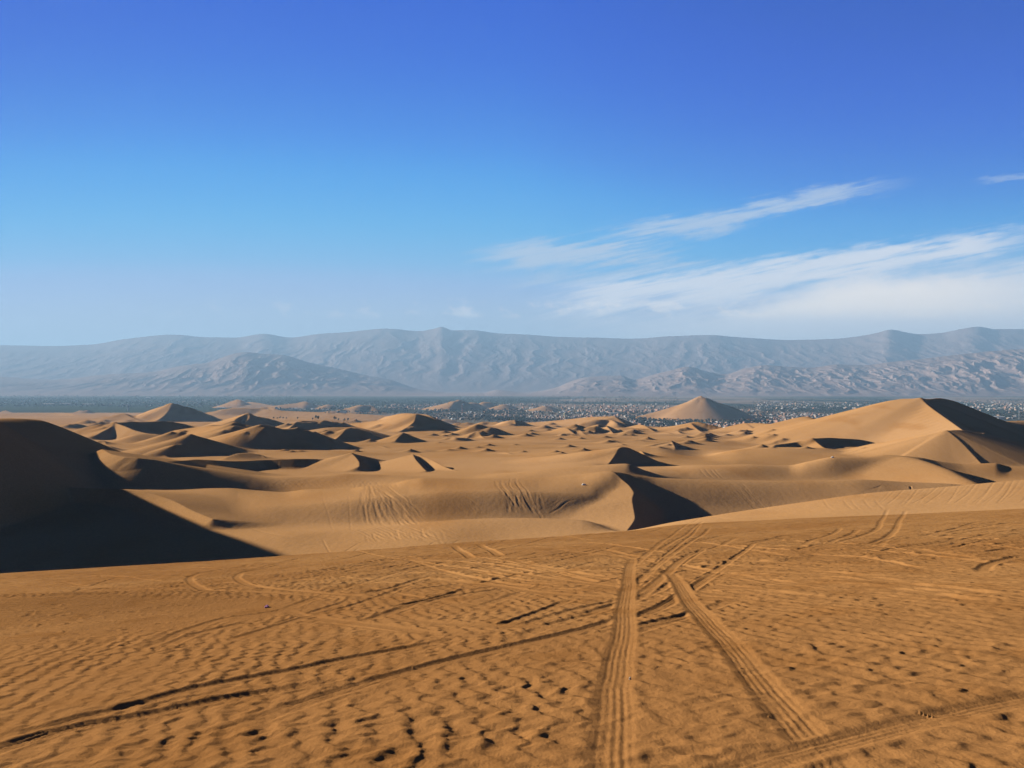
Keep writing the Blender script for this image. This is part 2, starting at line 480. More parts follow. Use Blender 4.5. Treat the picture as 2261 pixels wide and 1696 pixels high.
RIDGES = [
    # ---- far hills on the plain
    ([(1400, 920, 3800), (1451, 908, 3790), (1481, 899, 3780), (1508, 890, 3770), (1536, 879, 3760), (1546, 874, 3760), (1560, 879, 3740), (1570, 884, 3750), (1603, 893, 3780), (1630, 903, 3800), (1655, 915, 3820)], .5, .5, 0),
    ([(1560, 879, 3740), (1552, 893, 3690), (1546, 907, 3640), (1551, 922, 3590)], .40, .45, 0),
    ([(930, 903, 5100), (960, 896, 5100), (987, 889, 5100), (1004, 885, 5080), (1014, 882, 5100), (1022, 886, 5130), (1045, 898, 5150)], .5, .4, 0),
    ([(1004, 885, 5080), (1000, 892, 5020), (992, 901, 4960)], .5, .3, 0),
    ([(1030, 893, 5300), (1040, 888, 5300), (1052, 889, 5300), (1060, 896, 5300)], .5, .5, 0),
    ([(1056, 893, 5500), (1068, 887, 5500), (1080, 888, 5500), (1094, 895, 5500)], .5, .4, 0),
    ([(1100, 898, 5200), (1113, 892, 5200), (1126, 898, 5200)], .3, .3, 0),
    ([(1165, 905, 4900), (1190, 899, 4900), (1206, 896, 4900), (1225, 903, 4900)], .3, .3, 0),
    ([(960, 934, 3400), (982, 926, 3400), (998, 927, 3400), (1010, 932, 3400)], .4, .3, 0),
    ([(680, 912, 4500), (736, 906, 4550), (776, 899, 4600), (787, 895, 4600), (797, 893, 4600), (814, 894, 4600), (831, 902, 4550), (850, 911, 4500)], .5, .55, 0),
    ([(465, 893, 5700), (500, 888, 5700), (517, 883, 5700), (525, 881, 5700), (540, 891, 5700)], .5, .4, 0),
    ([(540, 891, 5700), (555, 885, 5700), (592, 887, 5700), (600, 893, 5700)], .5, .3, 0),
    ([(600, 893, 5600), (620, 886, 5600), (665, 885, 5600), (672, 883, 5600), (684, 891, 5600), (705, 895, 5600)], .5, .4, 0),
    ([(708, 898, 5300), (725, 893, 5300), (745, 898, 5300)], .4, .3, 0),
    ([(455, 911, 3150), (480, 906, 3150), (506, 901, 3150), (550, 900, 3150), (575, 901, 3150), (600, 905, 3100), (680, 909, 3000), (770, 912, 2900), (860, 919, 2800)], .4, .3, 0),
    ([(560, 906, 3500), (575, 899, 3500), (592, 898, 3500), (610, 903, 3450), (632, 911, 3400)], .5, .6, 0),
    ([(0, 911, 4500), (12, 906, 4450), (25, 912, 4400)], .5, .5, 0),
    ([(155, 915, 4200), (178, 906, 4200), (190, 905, 4200), (206, 911, 4200)], .5, .5, 0),
    ([(-60, 915, 3400), (60, 913, 3300), (140, 911, 3200), (165, 916, 3100), (178, 920, 3000)], .3, .5, 0),
    # ---- pyramid dune on the left and its neighbours
    ([(285, 924, 2300), (310, 914, 2220), (333, 905, 2150), (362, 896, 2050), (381, 890.6, 2000), (409, 896, 2000), (434, 903, 2010), (459, 914, 2020), (497, 928, 2040)], .6, .55, 0),
    ([(381, 890.6, 2000), (374, 905, 1960), (362, 918, 1920), (340, 932, 1860)], .55, .38, 0),
    ([(225, 927, 2150), (255, 920, 2100), (275, 913.5, 2000)], .3, .2, 0),
    ([(275, 913.5, 2000), (290, 921, 1950), (312, 931, 1900)], .6, .25, 0),
    ([(170, 932, 1650), (190, 926, 1650), (205, 930, 1640)], .3, .5, 0),
    ([(205, 936, 1300), (222, 930, 1300), (235, 931, 1300), (250, 938, 1290)], .3, .6, 0),
    ([(40, 945, 1100), (130, 940, 1100), (165, 935, 1100), (185, 941, 1100)], .3, .4, 0),
    ([(514, 939, 1000), (520, 926, 1040), (532, 919, 1080), (549, 912.7, 1120), (560, 917, 1130), (590, 923, 1150), (612, 929, 1160)], .3, .5, 0),
    ([(549, 912.7, 1120), (552, 919, 1095), (549, 926, 1070), (540, 933, 1040)], .6, .3, 0),
    ([(638, 946, 880), (650, 937, 910), (660, 931, 925), (668, 929, 930), (717, 931, 950), (739, 931, 950), (756, 939, 950)], .25, .45, 0),
    ([(440, 944, 900), (462, 939, 900), (478, 938, 900), (490, 943, 890)], .25, .5, 0),
    ([(730, 940, 1130), (800, 932, 1100), (850, 926, 1060), (886, 918, 1030), (920.5, 914.5, 1010), (948, 921, 1030), (960, 932, 1045), (975, 950, 1060)], .5, .42, 0),
    ([(920.5, 914.5, 1010), (915, 930, 985), (904, 940, 960), (881, 954, 925)], .60, .33, 0),
    ([(850, 920, 1400), (905, 912.5, 1300), (940, 915, 1260), (960, 925, 1230), (992, 942, 1200)], .4, .5, 0),
    ([(985, 945, 1800), (1006, 940, 1800), (1030, 932, 1800), (1053, 936, 1800), (1117, 934, 1750), (1180, 932, 1700), (1245, 926.5, 1650), (1299, 921, 1600), (1330, 919.5, 1560), (1355, 919, 1540)], .4, .2, 0),
    ([(1355, 919, 1540), (1368, 928, 1510), (1390, 943, 1470)], .4, .6, 0),
    ([(1285, 933, 1330), (1324, 925, 1330), (1345, 926, 1330), (1362, 934, 1300), (1372, 941, 1290)], .3, .6, 0),
    ([(1090, 937, 1600), (1136, 928, 1500), (1154, 929.5, 1500), (1162, 937, 1495), (1171, 946, 1490)], .45, .6, 0),
    ([(1136, 928, 1500), (1139, 934, 1480), (1131, 947, 1420)], .62, .3, 0),
    # ---- the long wall to the big dune
    ([(1388, 944, 1250), (1413, 938, 1230), (1432, 941, 1210), (1453, 942, 1200), (1480, 941, 1180), (1505, 937, 1150), (1522, 933.5, 1130), (1538, 931, 1120), (1552, 933.5, 1110),
      (1575, 939, 1100), (1600, 943.5, 1090), (1617, 944, 1080), (1632, 940, 1060), (1644, 936, 1050), (1675, 934.6, 1030)], .5, .25, 0),
    ([(1644, 936, 1050), (1675, 934.6, 1020), (1700, 936, 990), (1742, 934, 930), (1762, 928, 890), (1780.5, 920, 850), (1792, 925, 830), (1823, 925, 790), (1859, 918, 750), (1895, 907, 715), (1931, 896, 680),
      (1967, 887, 650), (1996, 880.7, 630), (2031, 880.2, 620)], .5, .28, 6),
    ([(2031, 880.2, 620), (2050, 881, 630), (2069, 879, 640), (2105, 885, 670), (2148, 905, 720), (2181, 925, 770), (2215, 940, 800)], .5, .44, 0),
    ([(2170, 935, 700), (2261, 929, 760), (2500, 925, 800)], .3, .3, 10),
    ([(2031, 880.2, 620), (2058, 901.5, 585), (2094, 927, 543), (2127, 950.5, 505)], .52, .3, 0),
    ([(1526, 935, 1115), (1534, 943, 1050), (1545, 952, 970), (1568, 970, 850)], .40, .25, 0),
    ([(1497, 951.5, 960), (1506, 960, 900), (1530, 974, 800)], .45, .22, 0),
    ([(1644, 936, 1050), (1660, 945, 980), (1680, 958, 890), (1699, 978, 780)], .50, .22, 0),
    ([(1413, 938, 1230), (1424, 940, 1150), (1436, 947, 1080), (1447, 956, 1000)], .55, .25, 0),
    ([(1468, 954, 930), (1476, 957, 900), (1490, 967, 850)], .45, .22, 0),
    ([(1300, 947, 930), (1321, 938, 930), (1337, 939, 935), (1354, 946, 940), (1366, 961, 940)], .4, .5, 0),
    ([(1321, 938, 930), (1320, 948, 900), (1311, 955, 870), (1298, 963, 845)], .42, .25, 0),
    ([(1340, 941, 915), (1350, 952, 880), (1356, 964, 840)], .42, .42, 0),
    ([(1255, 948, 900), (1272, 942, 900), (1281, 940, 900), (1296, 948, 890)], .3, .4, 0),
    ([(1273, 942, 900), (1285, 954, 855), (1297, 967, 815), (1309, 976, 785)], .55, .25, 0),
    ([(1236, 946, 900), (1248, 944, 880), (1262, 953, 850), (1274, 965, 820)], .5, .3, 0),
    ([(1233, 978, 755), (1237, 964, 775), (1246, 957, 790), (1258, 957, 790), (1268, 966, 780)], .3, .5, 0),
    ([(1371, 945, 1100), (1376, 955, 1000), (1381, 965, 930)], .3, .25, 10),
    ([(1392, 945, 1100), (1400, 957, 1000), (1407, 967, 930)], .3, .25, 10),
    ([(1412, 947, 1080), (1424, 960, 980), (1431, 969, 920)], .3, .25, 10),
    # ---- middle distance, centre
    ([(1020, 953, 830), (1054, 946, 800), (1071, 942.5, 790), (1087, 943.5, 792), (1103, 951, 795), (1117, 963, 797)], .5, .38, 2),
    ([(1030, 970, 690), (1036, 962, 700), (1043, 957, 705), (1052, 952.5, 710), (1060, 960, 700), (1069, 969, 680), (1083, 980, 655)], .3, .5, 0),
    ([(980, 968, 620), (995, 964, 620), (1010, 966, 615), (1030, 967, 620), (1048, 973, 624), (1070, 981, 626)], .25, .62, 0),
    ([(873, 973, 560), (881, 965, 570), (893, 961, 575), (905, 965, 575), (916, 976, 570)], .25, .45, 0),
    ([(966, 960, 800), (974, 959, 800), (984, 965, 790)], .25, .6, 0),
    ([(962, 981, 545), (970, 976, 545), (976, 978, 545), (978, 982, 540)], .3, .6, 0),
    ([(880, 984, 520), (1000, 984, 520), (1080, 981, 520), (1180, 978, 520), (1240, 979, 520)], .15, .14, 0),
    ([(1195, 982, 560), (1250, 976, 560), (1300, 973, 560), (1350, 971.5, 560), (1358, 974, 555)], .2, .2, 0),
    ([(1350, 971.5, 560), (1358, 976, 545), (1375, 983, 525)], .5, .2, 0),
    ([(1380, 976, 560), (1395, 972, 560), (1408, 970, 560), (1425, 980, 550)], .2, .3, 0),
    ([(1110, 993, 440), (1200, 988.6, 440), (1254, 989, 440), (1317, 989, 440), (1330, 992, 440)], .2, .2, 0),
    ([(1240, 996, 420), (1283, 991, 420), (1296, 995, 415), (1306, 1001, 405)], .3, .3, 0),
    ([(940, 995, 430), (970, 996, 430), (993, 991, 430), (1000, 994, 430)], .2, .35, 0),
    ([(1068, 987, 480), (1076, 986, 480), (1088, 990, 470), (1100, 996, 460)], .3, .62, 0),
    ([(1085, 1000, 405), (1114, 999, 400), (1125, 1003, 390), (1137, 1012, 372)], .5, .5, 0),
    ([(822, 986, 480), (835, 984, 480), (850, 990, 470), (858, 994, 460)], .4, .3, 0),
    # ---- middle distance, left
    ([(716, 978, 568), (730, 974, 572), (742, 969, 578), (752, 961, 588), (757, 957, 592), (764, 948, 600), (771, 945, 604), (790, 949, 606), (807, 953, 608), (825, 964, 610), (844, 972, 612), (866, 978, 612)], .3, .62, 0),
    ([(670, 956, 640), (690, 950, 640), (708, 947, 640), (731, 944, 640), (777, 943.5, 640), (790, 948, 630)], .3, .22, 4),
    ([(777, 943.5, 640), (795, 947, 640), (815, 953, 640), (835, 960, 640)], .5, .5, 0),
    ([(524, 1009, 398), (528, 998, 402), (533, 982, 410), (540, 966, 418), (554, 953, 426), (569, 943, 430), (581, 939, 432), (598, 942, 436), (616, 947, 440), (654, 947, 450), (670, 951, 452), (692, 961, 455)], .25, .50, 3),
    ([(395, 949, 520), (430, 944, 510), (460, 941, 500), (500, 940, 480), (540, 939, 462)], .3, .42, 3),
    ([(218, 958, 612), (232, 950, 622), (248, 941, 638), (252, 933, 650), (285, 931.5, 655), (320, 931, 660), (360, 930, 665), (403, 935, 672), (420, 942, 670)], .25, .6, 0),
    ([(252, 933, 650), (275, 941, 630), (300, 951, 610), (346, 961, 590)], .45, .62, 0),
    ([(284, 976, 560), (297, 963, 575), (312, 958, 585), (348, 960, 590), (400, 963, 590)], .3, .14, 3),
    ([(421.5, 959, 374), (417, 974, 368), (402, 981, 364), (388, 981, 361), (379, 990, 358), (366, 1000, 355), (370, 1010, 350), (382, 1017, 347)], .66, .25, 0),
    ([(408, 962, 374), (421.5, 959, 374), (440, 966, 376), (462, 975, 379), (487, 990, 382), (517, 1005, 385)], .25, .62, 0),
    ([(462, 990, 395), (475, 991, 400), (490, 992, 405), (510, 1003, 395)], .3, .2, 0),
    ([(190, 985, 480), (205, 978, 480), (222, 972, 480), (236, 985, 470)], .3, .5, 0),
    ([(226, 990, 420), (240, 984, 425), (248, 990, 420), (262, 1001, 400)], .3, .5, 0),
    ([(258, 1001, 360), (270, 998, 365), (282, 1000, 362)], .3, .5, 0),
    ([(290, 994, 400), (301, 999, 390), (318, 1000, 380), (360, 1016, 350)], .35, .5, 0),
    # dark dune across the left middle
    ([(225, 992, 222), (262, 1007, 210), (300, 1011, 207), (330, 1013, 207), (360, 1018, 210), (400, 1017, 220), (430, 1014.5, 238), (470, 1016, 262), (518, 1018, 275), (554, 1017, 283), (590, 1015, 287), (645, 1013, 288), (681, 1012.7, 289),
      (717, 1014, 290), (744, 1013, 290), (762, 1007, 290), (771, 1002, 290), (778, 1001, 290), (790, 1010, 292), (808, 1014, 296)], .2, .42, 0),
    ([(777, 1001, 290), (786, 1010, 283), (793, 1020, 276), (794, 1029, 270)], .64, .3, 0),
    ([(500, 1009, 330), (527, 1001, 335), (554, 1000, 340), (572, 1003, 340), (586, 1011, 335)], .5, .2, 0),
    # steep dark slip face, centre
    ([(912, 1003, 290), (917, 1013, 280), (928, 1026, 268), (941, 1040, 255)], .64, .25, 0),
    ([(926, 1003, 292), (953, 1015, 282), (977, 1028, 270), (1015, 1044, 256)], .6, .45, 0),
    # dark dome, right of centre
    ([(1340, 1029, 272), (1354, 1011, 284), (1361, 1000, 290), (1366, 991, 294), (1374, 987, 296), (1388, 988.6, 298), (1402, 996, 300), (1417, 1003, 302), (1436, 1014, 304)], .15, .6, 0),
    ([(1398, 998, 440), (1417, 991, 450), (1453, 979, 465), (1482, 974, 470), (1495, 980, 472), (1510, 984, 475), (1535, 997, 478), (1553, 1006, 478)], .4, .45, 0),
    ([(1483, 974, 470), (1489, 984, 455), (1489, 1004, 428)], .52, .22, 0),
    ([(1495, 979, 560), (1522, 971.5, 560), (1540, 979, 564), (1557, 989, 566)], .3, .55, 0),
    ([(1440, 1003, 380), (1458, 1001, 380), (1475, 1014, 365)], .4, .2, 0),
    ([(1408, 998, 340), (1415, 996, 340), (1422, 1002, 335)], .3, .5, 0),
    ([(1520, 986, 620), (1580, 983, 620), (1610, 975, 620), (1680, 977, 620)], .2, .3, 0),
    ([(1706, 988, 440), (1712, 982, 445), (1735, 979, 450), (1765, 975, 460), (1794, 968, 465), (1821, 966.5, 470), (1860, 968, 480), (1894, 970, 490), (1922, 975, 500)], .2, .34, 0),
    ([(1794, 968, 465), (1808, 980, 445), (1823, 992, 418)], .64, .3, 0),
    ([(1870, 1001, 345), (1882, 998, 345), (1896, 996, 350), (1908, 989.6, 352), (1925, 999, 356), (1942, 1011, 358)], .3, .64, 0),
    ([(1908, 989.6, 352), (1935, 996, 350), (1962, 1007, 345)], .3, .4, 0),
    # pyramid on the right
    ([(1880, 990, 400), (1925, 980, 385), (1960, 975, 370), (2006, 965, 355), (2042, 960, 345), (2090, 951, 335), (2108, 949, 337), (2127, 950, 340), (2154, 955, 345), (2174, 957, 348)], .35, .27, 0),
    ([(2174, 957, 348), (2205, 978, 345), (2261, 993, 335), (2330, 1010, 325)], .45, .3, 0),
    ([(2090, 951, 335), (2114, 970, 325), (2141, 997, 312), (2171, 1028, 297)], .55, .27, 0),
    # spur that divides lit and shaded flank, right
    ([(1960, 1006, 268), (2000, 1009, 262), (2030, 1016, 255), (2078, 1033, 240), (2114, 1051, 224), (2152, 1069, 208)], .42, .2, 2),
    # the slip face that drops from the plateau
    ([(1348, 1041, 191), (1360, 1048, 187), (1375, 1060, 181), (1390, 1073, 175), (1399, 1086, 168), (1396, 1102, 161), (1399, 1122, 154), (1402, 1143, 146), (1385, 1172, 134)], .66, .12, 0),
    # sliver on the left
    ([(362, 1059, 226), (388, 1073, 212), (442, 1091, 197), (505, 1107, 186), (580, 1113, 179), (625, 1115, 176)], .5, .10, 0),
    # pocket on the plateau
    ([(1262, 1064, 184), (1270, 1070, 180), (1284, 1079, 175)], .5, .1, 0),
]
# the tall slip faces at the left edge and, outside the frame, the dune that shades the hollow
LEFT = [
    ([(-100, 1100, 178), (0, 1091, 178), (60, 1094, 177), (120, 1083, 176), (170, 1077, 175), (240, 1079, 174), (300, 1084, 171), (370, 1101, 164), (430, 1130, 154), (470, 1146, 148)], .14, .6, 0),
    ([(-100, 945, 185), (-20, 926, 210), (40, 924, 230), (72, 926, 238)], .3, .52, 3),
    ([wpt(-186, 245, 12), wpt(-178, 230, 12.9), wpt(-161, 210, 10.5), wpt(-152, 197, 13.2), wpt(-144, 184, 15.8), wpt(-134, 170, 14.6), wpt(-133, 163, 11.5)], .76, .76, 0),
]
for pts, fa, ne, r in RIDGES + LEFT:
    ridge(pts, fa, ne, r=r)


def hit0(px, py):
    th = math.atan((px - CX) / F)
    j = int(np.clip(np.searchsorted(TH, th), 1, NTH - 1))
    row = HY - F * (H[:, j] / (RR * math.cos(TH[j])))
    k = np.nonzero((row <= py) & (RR > 110))[0]
    return RR[k[0]] * math.cos(th) if len(k) else None


# smaller crescents that fill the field between the big crests
rs = random.Random(12)
for (x0, x1, y0, y1, n, lo, hi) in ((300, 900, 938, 962, 16, 5, 11), (900, 1400, 944, 972, 20, 4, 9), (1380, 1720, 950, 976, 12, 5, 10), (600, 1300, 966, 1002, 12, 4, 8),
                                    (1300, 1800, 974, 996, 7, 4, 8), (60, 300, 925, 950, 12, 3, 6), (460, 900, 928, 942, 10, 3, 6), (1000, 1300, 935, 944, 8, 3, 6)):
    for _ in range(int(n * 1.7)):
        px, py, hp = rs.uniform(x0, x1), rs.uniform(y0, y1), rs.uniform(lo * .7, hi)
        d = hit0(px, py)
        if d is None or d > 2600 or d < 350:
            continue
        w = hp * rs.uniform(2.2, 4.5)
        a = rs.uniform(.25, .55)
        k = hp / F * d * 1.5
        pts = [(px - w * a * 1.3, py + 1, d - k * .5), (px - w * a * .5, py - hp * .55, d + k * .2), (px, py - hp, d + k * .5), (px + w * (1 - a) * .5, py - hp * .62, d + k * .7), (px + w * (1 - a) * 1.1, py + 1.5, d + k * .8)]
        ridge(pts, .28, rs.uniform(.54, .66))
        if rs.random() < .45:
            ridge([(px, py - hp, d + k * .5), (px + w * .08, py - hp * .4, d), (px + w * .2, py + hp * .3, d - k * .9)], .6, .3)


# ------------------------------------------------------------------ sand meshes
def visible_hit(px, py, H=None):
    """world point of the terrain seen at a photo pixel"""
    H = HH if H is None else H
    th = math.atan((px - CX) / F)
    j = int(np.clip(np.searchsorted(TH, th), 1, NTH - 1))
    row = HY - F * (H[:, j] / (RR * math.cos(TH[j])))
    k = np.nonzero((row <= py) & (RR > 3))[0]
    if len(k) == 0:
        return None
    k = k[0]
    f = 0 if k == 0 else (row[k - 1] - py) / max(row[k - 1] - row[k], 1e-6)
    f = min(max(f, 0), 1)
    r = RR[k - 1] + (RR[k] - RR[k - 1]) * f
    d = r * math.cos(th)
    return np.array([(px - CX) / F * d, d, H[k - 1, j] + (H[k, j] - H[k - 1, j]) * f])


HH = H.copy()
# ---- wind ripples, tyre tracks and footprints pressed into the sand
fi = slice(0, int(np.searchsorted(RR, 100.0)))
fj = slice(int(np.searchsorted(TH, -.93)), int(np.searchsorted(TH, .93)))
xs, ys = X[fi, fj].astype(np.float64), Y[fi, fj].astype(np.float64)
dd = np.hypot(xs, ys)
# wavy ripples whose steep side faces away from the sun
w1 = fbm(xs / .62, ys / .34, 3, 21) * .20 + noise(xs / 2.1, ys / 1.6, 31) * .25
ph = (xs * .93 + ys * .22) / .31 + w1 * 2.0
fr = ph - np.floor(ph)
saw = np.where(fr < .74, fr / .74, (1 - fr) / .26)
saw = saw * saw * (3 - 2 * saw)
saw = .5 * saw + .5 * (.5 - .5 * np.cos(2 * math.pi * fr ** 1.35))
patch = (.5 + .5 * sstep(-.6, .2, fbm(xs / 3.1, ys / 3.7, 3, 41))) * (1 - .75 * sstep(22, 70, dd))
patch = patch * (.7 + .3 * sstep(-.3, .4, noise(xs / .9, ys / .9, 43)))
# fine ripples where the surface is untouched (left), broad churned sand elsewhere
calm = sstep(0, 1, 1 - np.hypot((xs + 13.5) / 8.5, (ys - 23) / 7.5)) if False else np.clip(1.25 - np.hypot((xs + 12.5) / 7.0, (ys - 23.5) / 5.0), 0, 1)
calm = sstep(0, .5, calm)
amp = .025 * patch * (1 - calm)
dH = amp * saw
lump = fbm(xs / .33, ys / .27, 3, 51)
dH += (1 - calm) * .0035 * lump * (.6 + .8 * sstep(-.2, .5, noise(xs / 2.3, ys / 2.3, 57)))
dH += (1 - calm) * .012 * fbm(xs / 1.3, ys / 1.5, 3, 61)
dH += calm * .010 * np.sin((xs * .35 + ys * .94 + fbm(xs / 2., ys / 2., 2, 63) * .25) * 2 * math.pi / .28)
# streaky churned ground farther down the slope
far = sstep(16, 34, dd)
dH += far * (1 - calm) * (.045 * fbm(xs / 2.6, ys / .75 - xs * .03, 4, 71) + .03 * np.abs(noise(xs / 1.4, ys / .9, 77)))
H[fi, fj] += (dH * (1 - sstep(85, 99, dd)) * sstep(1.2, 3, dd) * (1 - sstep(.84, .93, np.abs(np.arctan2(xs, ys))))).astype(np.float32)


def poly3(pts):
    """photo pixels -> smooth line on the sand"""
    q = [visible_hit(*p) for p in pts]
    q = np.array([a for a in q if a is not None])
    if len(q) < 2:
        return None
    return q[:, :2]


def resample(q, step):
    L = np.concatenate([[0], np.cumsum(np.maximum(np.linalg.norm(np.diff(q, axis=0), axis=1), 1e-4))])
    n = int(min(max(L[-1] / step, 2), 1500)) + 1
    t = np.linspace(0, L[-1], n)
    if len(q) > 2:
        return np.stack([pchip(L, q[:, 0], t), pchip(L, q[:, 1], t)], 1), L[-1]
    return np.stack([np.interp(t, L, q[:, 0]), np.interp(t, L, q[:, 1])], 1), L[-1]


GD = .17


def groove(q, width, depth, rim=.28, tread=0., flat=0., wob=0., fade=True, ribs=0):
    """press a wheel track into H along the line q"""
    depth = depth * GD
    d0 = float(np.hypot(q[:, 0], q[:, 1]).min())
    q, Ltot = resample(q, max(width * 1.2, d0 * .012))
    if len(q) < 2:
        return
    if wob:
        n = rng.normal(0, 1, len(q))
        n = np.convolve(n, np.ones(5) / 5, 'same') * wob
        q = q + np.stack([n, n * .5], 1)
    acc = 0.
    chunk = 6
    for s in range(0, len(q) - 1, chunk):
        seg = q[s:s + chunk + 1]
        m = width * 1.6
        a, b = box_idx(seg[:, 0].min() - m, seg[:, 0].max() + m, max(1.1, seg[:, 1].min() - m), seg[:, 1].max() + m)
        x_, y_ = X[a, b], Y[a, b]
        if x_.size == 0:
            acc += np.linalg.norm(np.diff(seg, axis=0), axis=1).sum()
            continue
        best = np.full(x_.shape, 1e9, np.float32)
        along = np.zeros(x_.shape, np.float32)
        side = np.zeros(x_.shape, np.float32)
        la = acc
        valid = np.zeros(x_.shape, bool)
        for A, B in zip(seg[:-1], seg[1:]):
            ab = B - A
            l = max(float(np.hypot(*ab)), 1e-5)
            u = ((x_ - A[0]) * ab[0] + (y_ - A[1]) * ab[1]) / (l * l)
            t = np.clip(u, 0, 1)
            dist = np.hypot(x_ - A[0] - t * ab[0], y_ - A[1] - t * ab[1])
            k = dist < best
            best = np.where(k, dist, best)
            along = np.where(k, la + t * l, along)
            side = np.where(k, ((x_ - A[0]) * ab[1] - (y_ - A[1]) * ab[0]) / l, side)
            la += l
        # each chunk owns only points whose nearest place lies inside it
        own = (along > acc + 1e-4) if s > 0 else (along >= acc)
        own &= (along < la - 1e-4) if s + chunk < len(q) - 1 else (along <= la)
        acc = la
        e = best / (width * .5)
        if fade:
            f = sstep(0, min(6., Ltot * .25), along) * (1 - sstep(Ltot - min(6., Ltot * .25), Ltot, along))
        else:
            f = 1.
        inn = 1 - sstep(.45, 1.2, e)
        prof = -depth * inn + depth * rim * np.exp(-((e - 1.25) / .28) ** 2)
        if tread:
            prof = prof + inn * tread * np.sin(side / width * 2 * math.pi * (ribs or 5)) * (.5 + .8 * sstep(-.5, .4, noise(along * 1.3, side * 4, 5)))
            prof = prof + inn * tread * .35 * np.sin(along * 2 * math.pi / .12)
        if flat:
            # wipe the small relief under the wheel
            loc = (H[a, b] - HH[a, b]) * (1 - sstep(1.0, 1.7, e)) * flat * f
            H[a, b] -= np.where(own & (e < 1.75), loc, 0).astype(np.float32)
        H[a, b] += np.where(own & (e < 2.4), prof * f * own, 0).astype(np.float32)


def carve(pts, width, depth, **kw):
    q = poly3(pts)
    if q is not None:
        groove(q, width, depth, **kw)


def twin(pts, gauge, width, depth, **kw):
    """a pair of parallel wheel tracks"""
    q = poly3(pts)
    if q is None:
        return
    q, _ = resample(q, 1.0)
    t = np.gradient(q, axis=0)
    t /= np.linalg.norm(t, axis=1)[:, None] + 1e-9
    nrm = np.stack([-t[:, 1], t[:, 0]], 1)
    for s_ in (-.5, .5):
        groove(q + nrm * gauge * s_, width, depth, **kw)


def scatter_lines(n, x0, x1, y0, y1, ang, da, length, width, depth, bend=.1, **kw):
    """n loose wheel lines in a photo region, drawn as short curves at an angle given in the picture"""
    for _ in range(n):
        cx_, cy_ = rng.uniform(x0, x1), rng.uniform(y0, y1)
        a_ = math.radians(ang + rng.uniform(-da, da))
        L_ = length * rng.uniform(.5, 1.3)
        bx, by = math.cos(a_), math.sin(a_)
        c_ = rng.uniform(-bend, bend) * L_
        carve([(cx_ - bx * L_ / 2, cy_ - by * L_ / 2), (cx_ - by * c_, cy_ + bx * c_), (cx_ + bx * L_ / 2, cy_ + by * L_ / 2)],
              width * rng.uniform(.8, 1.2), depth * rng.uniform(.6, 1.2), **kw)


def fan(curves, n, width, depth, jit=3., **kw):
    """n lines blended between two traced curves of equal point count"""
    a_, b_ = [np.array(c, float) for c in curves]
    n = int(n * 1.5)
    for k in range(n):
        t = rng.uniform(0, 1)
        p = a_ * (1 - t) + b_ * t + rng.normal(0, jit, a_.shape) * [1, .35]
        t0, t1 = rng.uniform(0, .18), rng.uniform(.8, 1.)
        i_ = np.linspace(0, len(p) - 1, 12)
        pp = np.stack([np.interp(i_, range(len(p)), p[:, c]) for c in (0, 1)], 1)
        m0, m1 = int(t0 * 12), max(int(t1 * 12), 3)
        carve(pp[m0:m1], width * rng.uniform(.7, 1.3), depth * rng.uniform(.5, 1.3), **kw)


# -- far part of the foreground: many crossing wheel lines
for args in ((34, 0, 900, 1262, 1300, -4, 3, 420), (46, 650, 1500, 1200, 1262, -6, 4, 420), (30, 1350, 2261, 1160, 1215, -5, 5, 320),
             (22, 900, 1700, 1230, 1320, 4, 8, 420), (16, 1300, 2261, 1210, 1320, 4, 3, 480), (5, 1300, 1800, 1180, 1300, -35, 10, 220),
             (14, 600, 1500, 1270, 1380, -14, 5, 320)):
    n_, x0_, x1_, y0_, y1_, an_, da_, le_ = args
    n_ = int(n_ * 1.3)
    scatter_lines(n_, x0_, x1_, y0_, y1_, an_, da_, le_, .34, .16, bend=.04, flat=.5, wob=.02)
TR = dict(flat=.95, wob=.01)
# hairpin pair, left
carve([(560, 1243), (517, 1254), (460, 1262), (425, 1272), (421, 1284), (440, 1297), (480, 1304), (560, 1307), (640, 1312), (720, 1318), (750, 1330)], .42, .16, **TR)
carve([(640, 1243), (586, 1254), (545, 1262), (524, 1272), (530, 1282), (560, 1294), (620, 1302), (700, 1309), (780, 1316), (860, 1330)], .42, .16, **TR)
# hairpins, right
carve([(1960, 1122), (1945, 1150), (1925, 1175), (1880, 1190), (1815, 1205)], .40, .14, **TR)
carve([(2000, 1125), (1985, 1150), (1972, 1175), (1940, 1195), (1900, 1206), (1860, 1213)], .40, .14, **TR)
carve([(1853, 1165), (1850, 1172), (1830, 1182), (1790, 1194), (1772, 1206)], .35, .13, **TR)
carve([(1895, 1168), (1880, 1180), (1845, 1192), (1822, 1205)], .35, .13, **TR)
carve([(1700, 1211), (1800, 1209), (1900, 1205), (2000, 1187), (2100, 1180), (2200, 1173), (2300, 1170)], .35, .12, **TR)
carve([(2172, 1267), (2172, 1258), (2180, 1248), (2205, 1239), (2261, 1228), (2320, 1222)], .38, .17, **TR)
for k in range(6):
    carve([(1250 + k * 30, 1222 + k * 14), (1500 + k * 20, 1232 + k * 13), (1800, 1246 + k * 11), (2261, 1258 + k * 11)], .35, .10, flat=.7, wob=.02)
